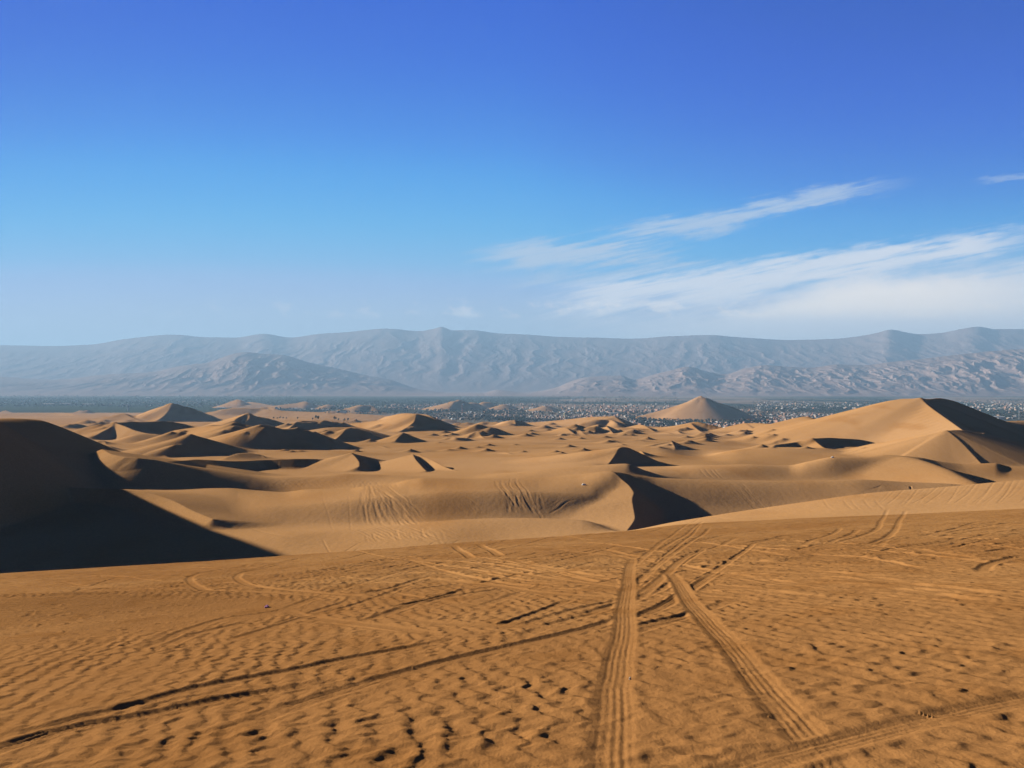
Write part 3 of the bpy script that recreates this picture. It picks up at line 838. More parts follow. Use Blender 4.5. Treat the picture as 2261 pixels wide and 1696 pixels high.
# long light lines from the middle left
carve([(890, 1272), (1020, 1286), (1090, 1293), (1230, 1312), (1400, 1320), (1700, 1328)], .40, .12, **TR)
carve([(700, 1372), (760, 1378), (850, 1388), (945, 1398)], .40, .13, **TR)
carve([(860, 1362), (930, 1372), (1040, 1380), (1250, 1385), (1500, 1384)], .36, .10, **TR)
carve([(1050, 1248), (1120, 1262), (1250, 1282), (1400, 1300), (1600, 1322)], .36, .12, **TR)
carve([(1120, 1234), (1220, 1255), (1400, 1265), (1560, 1272)], .36, .12, **TR)
carve([(1000, 1203), (1022, 1219), (1046, 1236)], .6, .30, flat=.9)
carve([(1054, 1200), (1080, 1213), (1108, 1230)], .6, .30, flat=.9)
carve([(620, 1345), (680, 1362), (760, 1372), (900, 1390), (1000, 1410)], .36, .12, **TR)
# pair, left middle
carve([(300, 1440), (362, 1418), (398, 1396), (440, 1382), (499, 1364), (560, 1356), (640, 1346), (760, 1338)], .34, .13, **TR)
carve([(360, 1430), (420, 1404), (470, 1390), (524, 1379), (600, 1370)], .34, .13, **TR)
carve([(480, 1420), (545, 1402), (615, 1381), (687, 1360), (760, 1352)], .34, .13, **TR)
# long tracks that cross the foreground from lower left to upper right
carve([(-150, 1672), (0, 1628), (100, 1608), (181, 1583), (300, 1556), (434, 1518), (560, 1495), (687, 1471), (760, 1455), (900, 1430), (1000, 1412), (1100, 1398)], .36, .19, tread=.005, **TR)
carve([(-150, 1700), (0, 1655), (145, 1609), (325, 1578), (470, 1547), (600, 1526), (687, 1512), (780, 1490)], .38, .20, tread=.010, **TR)
carve([(150, 1730), (217, 1696), (362, 1652), (542, 1598), (687, 1547), (800, 1512), (895, 1484), (1039, 1447), (1130, 1426), (1220, 1406), (1330, 1378), (1437, 1350), (1510, 1310), (1560, 1278), (1600, 1254)],
      .38, .18, tread=.006, **TR)
carve([(1380, 1340), (1420, 1310), (1470, 1268), (1500, 1240), (1540, 1216)], .36, .12, **TR)
carve([(1478, 1262), (1500, 1290), (1520, 1320)], .36, .12, **TR)
# the two big wheel tracks and the one that cuts the lower right corner
BG = dict(flat=.85, wob=.02, tread=.0024, fade=False)
carve([(1396, 1236), (1389, 1262), (1386, 1300), (1379, 1345), (1376, 1400), (1369, 1440), (1364, 1480), (1354, 1530), (1355, 1600), (1350, 1650), (1352, 1700), (1346, 1790)], .38, .09, **BG)
carve([(1500, 1290), (1531, 1337), (1565, 1372), (1625, 1440), (1668, 1490), (1714, 1545), (1760, 1598), (1806, 1650), (1860, 1712), (1920, 1790)], .36, .10, **BG)
carve([(1480, 1745), (1600, 1712), (1700, 1681), (1860, 1638), (2050, 1590), (2261, 1545), (2420, 1515)], .40, .11, **BG)


def print_at(x, y, a, L_, W_, dep):
    m = L_ * 3.2
    s1, s2 = box_idx(x - m, x + m, max(1.1, y - m), y + m)
    x_, y_ = X[s1, s2] - x, Y[s1, s2] - y
    if x_.size == 0:
        return
    u_ = (x_ * math.cos(a) + y_ * math.sin(a)) / L_
    v_ = (-x_ * math.sin(a) + y_ * math.cos(a)) / W_
    r2 = u_ * u_ + v_ * v_
    dep_ = -dep * np.exp(-r2 ** 1.6 * 1.4) + dep * .42 * np.exp(-((np.sqrt(r2) - 1.45) / .38) ** 2) * (1 + .5 * np.tanh(u_))
    H[s1, s2] += dep_.astype(np.float32)


def walk(p0, p1, n, side=.09):
    a_, b_ = visible_hit(*p0), visible_hit(*p1)
    if a_ is None or b_ is None:
        return
    v_ = (b_ - a_)[:2]
    al = math.atan2(v_[1], v_[0])
    for k in range(n):
        t = (k + rng.uniform(-.2, .2)) / max(n - 1, 1)
        c_ = a_[:2] + v_ * t + np.array([-math.sin(al), math.cos(al)]) * side * (1 if k % 2 else -1)
        print_at(c_[0], c_[1], al + rng.uniform(-.25, .25),   .22, .12, rng.uniform(.007, .012))


walk((800, 1640), (2261, 1470), 14)
walk((760, 1600), (1250, 1560), 8)
walk((1050, 1690), (1700, 1660), 8)
walk((900, 1545), (1330, 1530), 6)
walk((1900, 1660), (2300, 1640), 5)
walk((1500, 1560), (2000, 1500), 8)
walk((100, 1690), (560, 1620), 7)
walk((700, 1690), (1300, 1600), 10)
walk((1100, 1480), (1700, 1420), 12)
walk((1420, 1640), (1900, 1560), 9)
walk((1650, 1480), (2261, 1430), 12)
walk((250, 1560), (800, 1500), 9)
walk((950, 1610), (1340, 1660), 8)
walk((1900, 1560), (2261, 1590), 6)
walk((0, 1348), (210, 1360), 9)
walk((20, 1385), (240, 1410), 8)
walk((60, 1415), (200, 1418), 6)
walk((180, 1370), (330, 1378), 4)
walk((360, 1385), (420, 1405), 4)
walk((500, 1360), (640, 1395), 5)
for _ in range(25):
    px_, py_ = rng.uniform(0, 2261), 1400 + 290 * rng.uniform(0, 1) ** .8
    h_ = visible_hit(px_, py_)
    if h_ is not None:
        print_at(h_[0], h_[1], rng.uniform(-.5, .5), .2, .11, rng.uniform(.005, .010))
for _ in range(60):
    px_, py_ = rng.uniform(0, 420), rng.uniform(1335, 1440)
    h_ = visible_hit(px_, py_)
    if h_ is not None:
        print_at(h_[0], h_[1], rng.uniform(-.5, .5), .14, .08, rng.uniform(.015, .032))

# -- tyre marks on the dunes beyond
MD = dict(rim=.5, flat=0.)
GD = .10
fan(([(800, 1072), (792, 1100), (790, 1130), (798, 1158), (812, 1168)], [(850, 1075), (900, 1100), (925, 1125), (945, 1150), (960, 1165)]), 26, .55, .16, jit=6, **MD)
fan(([(740, 1170), (790, 1185), (840, 1200), (900, 1215)], [(980, 1150), (1010, 1162), (1050, 1175), (1090, 1190)]), 14, .5, .12, jit=8, **MD)
fan(([(800, 1175), (806, 1190), (812, 1205)], [(960, 1160), (968, 1180), (985, 1195)]), 16, .5, .12, jit=5, **MD)
fan(([(1085, 1058), (1082, 1072), (1095, 1082), (1108, 1100), (1120, 1130), (1130, 1142)], [(1150, 1052), (1160, 1072), (1170, 1084), (1180, 1110), (1200, 1142), (1204, 1150)]), 12, .5, .16, jit=3, **MD)
fan(([(1100, 1082), (1104, 1110), (1108, 1142)], [(1200, 1080), (1208, 1110), (1216, 1142)]), 9, .5, .14, jit=4, **MD)
fan(([(1150, 1142), (1210, 1118), (1230, 1100), (1280, 1090)], [(1200, 1142), (1230, 1125), (1250, 1108), (1290, 1098)]), 5, .5, .12, jit=2, **MD)
fan(([(1000, 1090), (1040, 1100), (1060, 1120), (1080, 1142)], [(990, 1110), (1010, 1118), (1030, 1130), (1040, 1142)]), 8, .5, .10, jit=3, **MD)
fan(([(1060, 1056), (1120, 1048), (1180, 1044)], [(1080, 1052), (1130, 1044), (1200, 1040)]), 6, .5, .14, jit=3, **MD)
# criss-cross pan, left of centre
for k in range(34):
    x_ = 560 + k * 9 + rng.uniform(-4, 4)
    carve([(x_, 1056 + rng.uniform(0, 6)), (x_ + 8, 1066), (x_ + 22, 1078)], .5, .16, **MD)
for k in range(22):
    x_ = 580 + k * 13 + rng.uniform(-5, 5)
    carve([(x_ + 34, 1054), (x_ + 12, 1064), (x_, 1078)], .5, .14, **MD)
carve([(560, 1060), (640, 1052), (760, 1048), (880, 1053)], .6, .18, **MD)
fan(([(700, 1083), (760, 1088), (820, 1080), (860, 1072)], [(720, 1098), (780, 1092), (840, 1092), (900, 1078)]), 10, .5, .12, jit=4, **MD)
carve([(712, 1084), (716, 1110), (726, 1140), (738, 1174)], .4, .12, **MD)
carve([(768, 1090), (772, 1130), (776, 1174)], .4, .12, **MD)
for k in range(14):
    carve([(700 + k * 18, 1150 + k * 1.5), (770 + k * 14, 1168), (830 + k * 12, 1196)], .45, .12, **MD)
for k in range(12):
    carve([(540 + k * 4, 1150 + k * 4), (600 + k * 8, 1180 + k), (700 + k * 12, 1210 - k * .5)], .4, .10, **MD)
# pairs on the right
for o_ in (0, 12, 24, 32):
    carve([(1543 + o_, 1034), (1552 + o_, 1045), (1566 + o_, 1058)], .7, .28, **MD)
for o_ in (0, 5, 18, 24):
    carve([(1606 + o_, 1062), (1630 + o_, 1085), (1655 + o_, 1112), (1668 + o_, 1127)], .45, .13, **MD)
for o_ in (0, 7, 14, 22):
    carve([(1478 + o_, 1104), (1510 + o_, 1118), (1545 + o_, 1132), (1570 + o_, 1140)], .45, .13, **MD)
for k in range(6):
    carve([(1890 + k * 3, 1098), (1910 + k * 6, 1084 - k), (1950, 1076 - k), (2010, 1075 - k * .5), (2070, 1078)], .5, .14, **MD)
# right hand bank
for k in range(26):
    x_ = 1950 + k * 14 + rng.uniform(-9, 9)
    carve([(x_ + 40, 1075 - k * .8), (x_ + 12, 1092 - k * .4), (x_ - rng.uniform(10, 40), 1118 - k * .2)], .3, rng.uniform(.06, .2), **MD)
for x_ in (1815, 1860, 1876, 1905, 1930):
    carve([(x_, 1100), (x_ + 8, 1112), (x_ + 26, 1128)], .35, .10, **MD)
# arcs on the dark hill at the left edge
for k in range(9):
    carve([(150 + k * 9, 1008), (140 + k * 8, 1024), (150 + k * 8, 1042), (178 + k * 6, 1060), (205 + k * 5, 1074)], .6, .26, **MD)
for k in range(7):
    carve([(0 + k * 8, 1030 - k * 6), (40 + k * 10, 1055 - k * 5), (70 + k * 12, 1078 - k * 3)], .5, .18, **MD)
    carve([(0 + k * 12, 1062), (40 + k * 10, 1040), (90 + k * 8, 1012)], .5, .18, **MD)
# dome with arcs
for k in range(11):
    carve([(582 + k * 3.2, 962 + k * 1.2), (590 + k * 3.6, 974 + k * 1.2), (606 + k * 3.0, 990), (612 + k * 1.5, 998)], 1.0, .34, **MD)
H[:] = H

Yd = np.where(np.abs(TH)[None] < 1.2, RR[:, None] * np.cos(THC)[None], RR[:, None])
plainmask = (H < PLAIN + 3.0) & (Yd > 2300)


def sand_material(name, near):
    m = bpy.data.materials.new(name)
    m.use_nodes = True
    t = NT(m.node_tree)
    geo = t.n('ShaderNodeNewGeometry')
    pos = geo.outputs['Position']
    def nz(scale, detail=3, rough=.5):
        mp = t.n('ShaderNodeMapping', i_Vector=pos)
        mp.inputs['Scale'].default_value = scale if isinstance(scale, tuple) else (scale,) * 3
        return t.n('ShaderNodeTexNoise', i_Vector=mp.outputs[0], i_Scale=1.0, i_Detail=detail, i_Roughness=rough).outputs[0]
    if near:
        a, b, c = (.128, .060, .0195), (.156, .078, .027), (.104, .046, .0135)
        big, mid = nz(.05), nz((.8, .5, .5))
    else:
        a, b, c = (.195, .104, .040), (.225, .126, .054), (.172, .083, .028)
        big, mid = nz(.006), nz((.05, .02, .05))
    col = t.mix(t.smooth(big, .35, .65), a, b)
    col = t.mix(t.math('MULTIPLY', t.smooth(mid, .5, .72), .6), col, c)
    gr = nz(60.0 if near else 3.0, 2, .7)
    col = t.mix(.5, col, t.mix(t.smooth(gr, .2, .8), (.35, .35, .35), (.65, .65, .65)), 'OVERLAY')
    bs = t.n('ShaderNodeBsdfPrincipled', i_Base_Color=col, i_Roughness=1.0)
    bs.inputs['Specular IOR Level'].default_value = .0
    if near:
        b1 = t.n('ShaderNodeBump', i_Height=nz(55.0, 4, .75), i_Strength=.55, i_Distance=.012)
        b2 = t.n('ShaderNodeBump', i_Height=nz((9., 4., 9.), 3, .6), i_Strength=.35, i_Distance=.05, i_Normal=b1.outputs[0])
        t.link(b2.outputs[0], bs.inputs['Normal'])
    else:
        b1 = t.n('ShaderNodeBump', i_Height=nz((.9, .35, .9), 4, .65), i_Strength=.25, i_Distance=.25)
        t.link(b1.outputs[0], bs.inputs['Normal'])
    t.n('ShaderNodeOutputMaterial', i_0=bs.outputs[0])
    return m


def plain_material():
    m = bpy.data.materials.new("valley_floor")
    m.use_nodes = True
    t = NT(m.node_tree)
    pos = t.n('ShaderNodeNewGeometry').outputs['Position']
    def nz(scale, detail=3, rough=.55):
        mp = t.n('ShaderNodeMapping', i_Vector=pos)
        mp.inputs['Scale'].default_value = scale
        return t.n('ShaderNodeTexNoise', i_Vector=mp.outputs[0], i_Scale=1.0, i_Detail=detail, i_Roughness=rough).outputs[0]
    sand = t.mix(nz((.003, .002, .01)), (.10, .07, .048), (.135, .098, .07))
    green = t.mix(t.smooth(nz((.004, .0015, .01)), .4, .6), (.009, .013, .008), (.016, .020, .012))
    spx = t.n('ShaderNodeSeparateXYZ', i_0=pos)
    f = t.smooth(t.math('ADD', nz((.0009, .0004, .01), 4), t.math('MULTIPLY', t.smooth(t.math('MULTIPLY', spx.outputs[0], -1.), 200., 1500.), .22)), .42, .54)
    col = t.mix(f, sand, green)
    sp = t.n('ShaderNodeSeparateXYZ', i_0=pos)
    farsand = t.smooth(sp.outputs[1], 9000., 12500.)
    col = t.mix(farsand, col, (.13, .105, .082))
    vor = t.n('ShaderNodeTexVoronoi', i_Vector=t.n('ShaderNodeMapping', i_Vector=pos, i_Scale=(.0022, .0012, .002)).outputs[0], i_Scale=1.0)
    fld = t.n('ShaderNodeSeparateColor', i_0=vor.outputs['Color'])
    col = t.mix(t.math('MULTIPLY', t.smooth(fld.outputs[0], .5, .55), .45), col, (.022, .030, .014))
    bs = t.n('ShaderNodeBsdfPrincipled', i_Base_Color=col, i_Roughness=1.0)
    bs.inputs['Specular IOR Level'].default_value = 0.
    t.n('ShaderNodeOutputMaterial', i_0=bs.outputs[0])
    return m


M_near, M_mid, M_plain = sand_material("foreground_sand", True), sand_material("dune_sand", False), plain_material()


def grid_faces(mask):
    i, j = np.nonzero(mask)
    a = i * NTH + j
    j2 = (j + 1) % NTH
    return np.stack([a, i * NTH + j2, (i + 1) * NTH + j2, (i + 1) * NTH + j], 1)


V = np.stack([X, Y, H], -1).reshape(-1, 3)


def sub_mesh(name, mask, mat, kindname):
    f = grid_faces(mask)
    used = np.unique(f)
    remap = np.full(len(V), -1, np.int64)
    remap[used] = np.arange(len(used))
    f = remap[f]
    f = f[:, ::-1]
    me = mesh_np(name, V[used], f, mat, smooth=True)
    o = link(name, me)
    tag(o, kind='structure')
    return o


pm = plainmask[:-1] & plainmask[1:]
isnear = (RR[:-1] < 97.0)[:, None] & np.ones((1, NTH), bool)
isfar = pm
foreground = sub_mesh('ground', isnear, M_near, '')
foreground['label'] = 'tracked and rippled brown sand slope in the foreground'
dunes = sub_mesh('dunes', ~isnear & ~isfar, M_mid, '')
dunes['label'] = 'field of pale sand dunes with dark slip faces'
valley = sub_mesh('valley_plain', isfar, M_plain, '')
valley['label'] = 'flat green and brown valley floor around the town'
print('verts', len(V), 'rows', NR, 'cols', NTH)

# ------------------------------------------------------------------ mountains beyond the valley
def rock_material(name, a, b, c):
    m = bpy.data.materials.new(name)
    m.use_nodes = True
    t = NT(m.node_tree)
    pos = t.n('ShaderNodeNewGeometry').outputs['Position']
    def nz(scale, detail=5):
        mp_ = t.n('ShaderNodeMapping', i_Vector=pos)
        mp_.inputs['Scale'].default_value = scale
        return t.n('ShaderNodeTexNoise', i_Vector=mp_.outputs[0], i_Scale=1.0, i_Detail=detail, i_Roughness=.6).outputs[0]
    col = t.mix(t.smooth(nz((.0006, .0006, .001)), .35, .65), a, b)
    col = t.mix(t.math('MULTIPLY', t.smooth(nz((.003, .003, .006)), .5, .65), .6), col, c)
    bs = t.n('ShaderNodeBsdfPrincipled', i_Base_Color=col, i_Roughness=1.0)
    bs.inputs['Specular IOR Level'].default_value = 0.
    t.n('ShaderNodeOutputMaterial', i_0=bs.outputs[0])
    return m


def mountains(name, label, d0, dc, d1, crest, mat, seed, scale, rough, apron=.0, nth=1900, nr=240, px0=-700, px1=2950):
    """a range whose crest line passes through the given photo pixels at depth dc"""
    px = np.linspace(px0, px1, nth)
    top = (HY - pchip([q[0] for q in crest], [q[1] for q in crest], px)) / F * dc
    top = np.maximum(top - PLAIN, 0)
    top = top * (1 + .010 * fbm(px / 150., px * 0 + seed, 2, seed + 3, .5))
    s = np.linspace(0, 1, nr)
    dep = np.where(s < .75, d0 + (dc - d0) * s / .75, dc + (d1 - dc) * (s - .75) / .25)
    xx = (px[None] - CX) / F * dep[:, None]
    yy = dep[:, None] * np.ones_like(px)[None]
    wx = xx + fbm(xx / (scale * 2), yy / (scale * 2), 3, seed + 5) * scale * .35
    wy = yy + fbm(xx / (scale * 2) + 9, yy / (scale * 2), 3, seed + 6) * scale * .5
    rid = 0
    a, f = 1., 1.
    wgt = 1.
    for k in range(6):
        n = 1 - np.abs(noise(wx / scale * f + k * 7.7, wy / (scale * 3.2) * f, seed + k))
        n = n * n * wgt
        wgt = np.clip(n * 1.6, 0, 1)
        rid = rid + n * a
        a *= .5
        f *= 2.05
    rid = rid / 1.9
    prof = np.where(s < .75, np.clip(s / .75, 0, 1) ** 1.15, 1 - ((s - .75) / .25) ** 1.5)[:, None]
    mid = prof * (1 - prof) * 4
    z = top[None] * (prof * (1 - rough * .25) + rough * (rid - .55) * (mid * .75 + .10 * prof))
    z = np.maximum(z, 0) + (prof - .02) * 40
    # fit the visible crest to the traced one
    want = top
    ang = (z / yy).max(0) * dc
    kk = np.ones(9) / 9
    ratio = np.where(ang > 20, want / np.maximum(ang, 1), 1)
    ratio = np.convolve(np.pad(ratio, 4, mode='edge'), kk, 'valid')
    z = z * (1 + (np.clip(ratio, .3, 1.6)[None] - 1) * prof ** 2) + PLAIN - 2
    v = np.stack([xx, yy, z], -1).reshape(-1, 3)
    i, j = np.meshgrid(np.arange(nr - 1), np.arange(nth - 1), indexing='ij')
    q = (i * nth + j).ravel()
    f = np.stack([q, q + 1, q + nth + 1, q + nth], 1)
    o = link(name, mesh_np(name, v, f, mat, smooth=False))
    tag(o, kind='structure')
    o['label'] = label
    return o


rock1 = rock_material('bare_rock', (.128, .086, .070), (.142, .098, .081), (.115, .077, .064))
rock2 = rock_material('far_rock', (.128, .092, .082), (.134, .097, .087), (.122, .088, .078))
NEAR_R = [(-700, 872), (960, 880), (1060, 872), (1100, 861), (1160, 868), (1230, 855), (1260, 842), (1300, 832), (1370, 829), (1400, 838), (1440, 828), (1480, 818), (1520, 809), (1560, 820), (1600, 826), (1650, 812),
          (1690, 806), (1740, 810), (1790, 812), (1850, 804), (1910, 806), (1960, 800), (2040, 792), (2120, 782), (2261, 770), (2600, 745), (2950, 750)]
NEAR_L = [(-700, 835), (-200, 840), (0, 832), (120, 838), (240, 826), (330, 822), (400, 808), (460, 800), (500, 785), (540, 777), (590, 782), (620, 783), (680, 800), (740, 812), (800, 826), (860, 838), (920, 858),
          (980, 868), (1050, 880), (2950, 882)]
FAR = [(-700, 760), (-200, 775), (0, 762), (120, 764), (200, 760), (280, 748), (390, 739), (450, 744), (520, 745), (580, 737), (640, 745), (700, 738), (780, 732), (850, 725), (925, 731), (955, 727), (975, 722), (1000, 729),
       (1040, 729), (1100, 736), (1160, 738), (1240, 744), (1300, 745), (1400, 748), (1480, 742), (1560, 740), (1650, 746), (1750, 750), (1850, 748), (1900, 742), (1940, 734), (1965, 728), (2030, 738), (2080, 735),
       (2120, 727), (2160, 721), (2200, 727), (2261, 727), (2500, 730), (2950, 735)]
mountains('mountains', 'hazy far mountain range with a long level skyline', 14500, 20000, 26000, FAR, rock2, 40, 430., .034)
mountains('mountains', 'ridged brown foothills on the right behind the town', 10800, 13500, 15500, NEAR_R, rock1, 11, 250., .16)
mountains('mountains', 'bluish foothills on the left behind the green valley', 11200, 14000, 16000, NEAR_L, rock1, 71, 300., .12)

# ------------------------------------------------------------------ the town in the valley
def flat_mat(name, col, rough=.9, var=.12, scale=.15, spec=.05):
    m = bpy.data.materials.new(name)
    m.use_nodes = True
    t = NT(m.node_tree)
    oi = t.n('ShaderNodeNewGeometry')
    mp_ = t.n('ShaderNodeMapping', i_Vector=oi.outputs['Position'])
    mp_.inputs['Scale'].default_value = (scale,) * 3
    nz = t.n('ShaderNodeTexNoise', i_Vector=mp_.outputs[0], i_Scale=1.0, i_Detail=3.0).outputs[0]
    lo = tuple(c * (1 - var) for c in col)
    hi = tuple(min(c * (1 + var), 1) for c in col)
    bs = t.n('ShaderNodeBsdfPrincipled', i_Base_Color=t.mix(t.smooth(nz, .3, .7), lo, hi), i_Roughness=rough)
    bs.inputs['Specular IOR Level'].default_value = spec
    t.n('ShaderNodeOutputMaterial', i_0=bs.outputs[0])
    return m


M_white = flat_mat('whitewash', (.19, .18, .168))
M_tan = flat_mat('tan_render', (.185, .125, .088))
M_pink = flat_mat('bare_brick', (.19, .10, .066))
M_grey = flat_mat('grey_block', (.075, .068, .066))
M_orange = flat_mat('orange_render', (.26, .115, .05))
M_dark = flat_mat('dark_opening', (.03, .03, .035))
M_leaf = flat_mat('foliage', (.012, .017, .009), .95, .45, .2)
M_bark = flat_mat('bark', (.08, .06, .045))
M_steel = flat_mat('painted_steel', (.22, .21, .2), .5)
M_red = flat_mat('red_paint', (.45, .06, .04), .6)
M_cream = flat_mat('cream_render', (.26, .235, .15))
HOUSE_MATS = [M_white, M_tan, M_pink, M_grey]

BOXF = np.array([(0, 3, 2, 1), (4, 5, 6, 7), (0, 1, 5, 4), (1, 2, 6, 5), (2, 3, 7, 6), (3, 0, 4, 7)])


class MB:
    """collects boxes and lathes into one mesh"""
    def __init__(s):
        s.v, s.f, s.m = [], [], []
        s.n = 0

    def add(s, v, f, mi=0):
        s.v.append(np.asarray(v, float))
        s.f.append(np.asarray(f) + s.n)
        s.m.append(np.full(len(f), mi))
        s.n += len(v)

    def box(s, x0, x1, y0, y1, z0, z1, mi=0):
        s.add([(x0, y0, z0), (x1, y0, z0), (x1, y1, z0), (x0, y1, z0), (x0, y0, z1), (x1, y0, z1), (x1, y1, z1), (x0, y1, z1)], BOXF, mi)

    def lathe(s, prof, n=20, mi=0, cx=0., cy=0.):
        a = np.linspace(0, 2 * math.pi, n, endpoint=False)
        v = np.concatenate([[(cx + r * math.cos(t), cy + r * math.sin(t), z) for t in a] for r, z in prof])
        f = []
        for k in range(len(prof) - 1):
            for i in range(n):
                j = (i + 1) % n
                f.append((k * n + i, k * n + j, (k + 1) * n + j, (k + 1) * n + i))
        s.add(v, f, mi)

    def bar(s, a, b, r, mi=0, n=4):
        a, b = np.array(a, float), np.array(b, float)
        d_ = b - a
        u = np.cross(d_, (1, 0, 0) if abs(d_[0]) < abs(d_[2]) else (0, 0, 1))
        u /= np.linalg.norm(u)
        w_ = np.cross(d_, u)
        w_ /= np.linalg.norm(w_)
        ring = [r * (u * math.cos(t) + w_ * math.sin(t)) for t in np.linspace(0, 2 * math.pi, n, endpoint=False)]
        v = [a + q for q in ring] + [b + q for q in ring]
        s.add(v, [(i, (i + 1) % n, n + (i + 1) % n, n + i) for i in range(n)], mi)

    def data(s):
        return np.concatenate(s.v), np.concatenate(s.f), np.concatenate(s.m)

    def build(s, name, mats, smooth=False, parent=None):
        v, f, m = s.data()
        return link(name, mesh_np(name, v, f, mats, smooth, m), parent)


def ground_z(x, y):
    th = math.atan2(x, y)
    r = math.hypot(x, y)
    i = int(np.clip(np.searchsorted(RR, r), 1, NR - 1))
    j = int(np.clip(np.searchsorted(TH, th), 1, NTH - 1))
    fi_ = (r - RR[i - 1]) / (RR[i] - RR[i - 1])
    fj_ = (th - TH[j - 1]) / (TH[j] - TH[j - 1])
    a = H[i - 1, j - 1] * (1 - fj_) + H[i - 1, j] * fj_
    b = H[i, j - 1] * (1 - fj_) + H[i, j] * fj_
    return float(a + (b - a) * fi_)


_rowpy = HY - F * H / (RR[:, None] * np.cos(THC)[None])
_cum = np.minimum.accumulate(np.where(RR[:, None] > 3, _rowpy, 9e9), axis=0)


def skyline(px, d):
    """photo row of everything nearer than d in the column px"""
    th = math.atan((px - CX) / F)
    j = int(np.clip(np.searchsorted(TH, th), 1, NTH - 1))
    i = int(np.searchsorted(RR, d / math.cos(th) * .985)) - 1
    return _cum[i, j]


def place(px, py):
    """point on the valley floor under a photo pixel"""
    d = -PLAIN * F / (py - HY)
    x = (px - CX) / F * d
    return x, d, ground_z(x, d)


def house_mesh(kind):
    b = MB()
    r_ = random.Random(kind)
    w_, l_, h_ = r_.uniform(7, 12), r_.uniform(8, 14), r_.uniform(3.0, 6.5)
    b.box(-w_ / 2, w_ / 2, -l_ / 2, l_ / 2, -1.5, h_, 0)
    for x0, x1, y0, y1 in ((-w_ / 2 - .003, w_ / 2 + .003, -l_ / 2 - .003, -l_ / 2 + .25), (-w_ / 2 - .003, w_ / 2 + .003, l_ / 2 - .25, l_ / 2 + .003),
                           (-w_ / 2 - .002, -w_ / 2 + .25, -l_ / 2 + .25, l_ / 2 - .25), (w_ / 2 - .25, w_ / 2 + .002, -l_ / 2 + .25, l_ / 2 - .25)):
        b.box(x0, x1, y0, y1, h_ - .002, h_ + .7, 0)
    if kind % 3:
        b.box(-w_ / 2 + .6, w_ * .1, -l_ / 2 + .6, l_ * .2, h_ + .002, h_ + 2.8, 0)
    b.box(w_ * .2, w_ * .2 + 1.2, l_ * .2, l_ * .2 + 1.2, h_ + .002, h_ + 1.6, 1)
    nwin = 2 + kind % 2
    for k in range(nwin):
        cx_ = -w_ / 2 + w_ * (k + 1) / (nwin + 1)
        for z0 in ([1.0] if h_ < 4.5 else [1.0, 3.8]):
            b.box(cx_ - .6, cx_ + .6, -l_ / 2 - .05, -l_ / 2 + .1, z0, z0 + 1.3, 1)
    for k in range(3):
        cy_ = -l_ / 2 + l_ * (k + 1) / 4
        b.box(-w_ / 2 - .05, -w_ / 2 + .1, cy_ - .6, cy_ + .6, 1.0, 2.2, 1)
    return b.data()


HOUSES = [house_mesh(k) for k in range(6)]


def tree_mesh(kind, low=False):
    g = np.random.default_rng(100 + kind)
    b = MB()
    b.lathe([(.35, -1.), (.28, 1.2), (.18, 3.2)], 5, 1)
    for a_ in (0.4, 2.4, 4.4):
        b.bar((0, 0, 2.2), (math.cos(a_) * 1.3, math.sin(a_) * 1.3, 4.2), .09, 1, 3)
    n = 4 if low else 7 + kind % 3
    for k in range(n):
        a_, rr_ = g.uniform(0, 6.28), g.uniform(0, 2.3)
        c_ = np.array([rr_ * math.cos(a_), rr_ * math.sin(a_), g.uniform(3.0, 6.4)])
        s_ = g.uniform(.9, 1.7)
        # jagged clump
        rows, cols = (4, 5) if low else (5, 6)
        v, f = [], []
        for i in range(rows):
            t = math.pi * i / (rows - 1)
            for j in range(cols):
                p_ = 2 * math.pi * j / cols + i
                q = s_ * g.uniform(.65, 1.25)
                v.append(c_ + [q * math.sin(t) * math.cos(p_), q * math.sin(t) * math.sin(p_), q * .85 * math.cos(t)])
        for i in range(rows - 1):
            for j in range(cols):
                f.append((i * cols + j, (i + 1) * cols + j, (i + 1) * cols + (j + 1) % cols, i * cols + (j + 1) % cols))
        b.add(v, f, 0)
    return b.data()


TREES = [tree_mesh(k) for k in range(5)]
TREES_LOW = [tree_mesh(k, True) for k in range(5)]
R3 = random.Random(5)
# areas of the picture: (px0, px1, py0, py1, count, kind weights white tan brick grey)
HA = [(1060, 1480, 893, 908, 330, (2, 5, 4, 2)), (1040, 1330, 905, 930, 330, (3, 5, 4, 2)), (1300, 1540, 905, 938, 420, (2, 5, 5, 2)), (1380, 1650, 920, 946, 380, (3, 5, 4, 2)),
      (1600, 1800, 914, 940, 330, (3, 5, 3, 2)), (1670, 1920, 890, 903, 300, (3, 4, 1, 5)), (2120, 2330, 886, 910, 330, (3, 3, 1, 6)), (2130, 2330, 910, 930, 60, (3, 4, 1, 2)),
      (150, 540, 883, 898, 260, (6, 3, 2, 2)), (540, 900, 893, 906, 260, (5, 4, 2, 2)), (860, 1060, 893, 905, 200, (3, 5, 4, 2)), (930, 1130, 908, 930, 110, (6, 3, 3, 2)),
      (1560, 1760, 903, 912, 70, (4, 4, 2, 2)), (0, 150, 880, 895, 90, (5, 4, 1, 2)), (-250, 0, 880, 897, 60, (4, 4, 2, 2)), (1700, 1900, 915, 928, 120, (4, 4, 2, 2))]
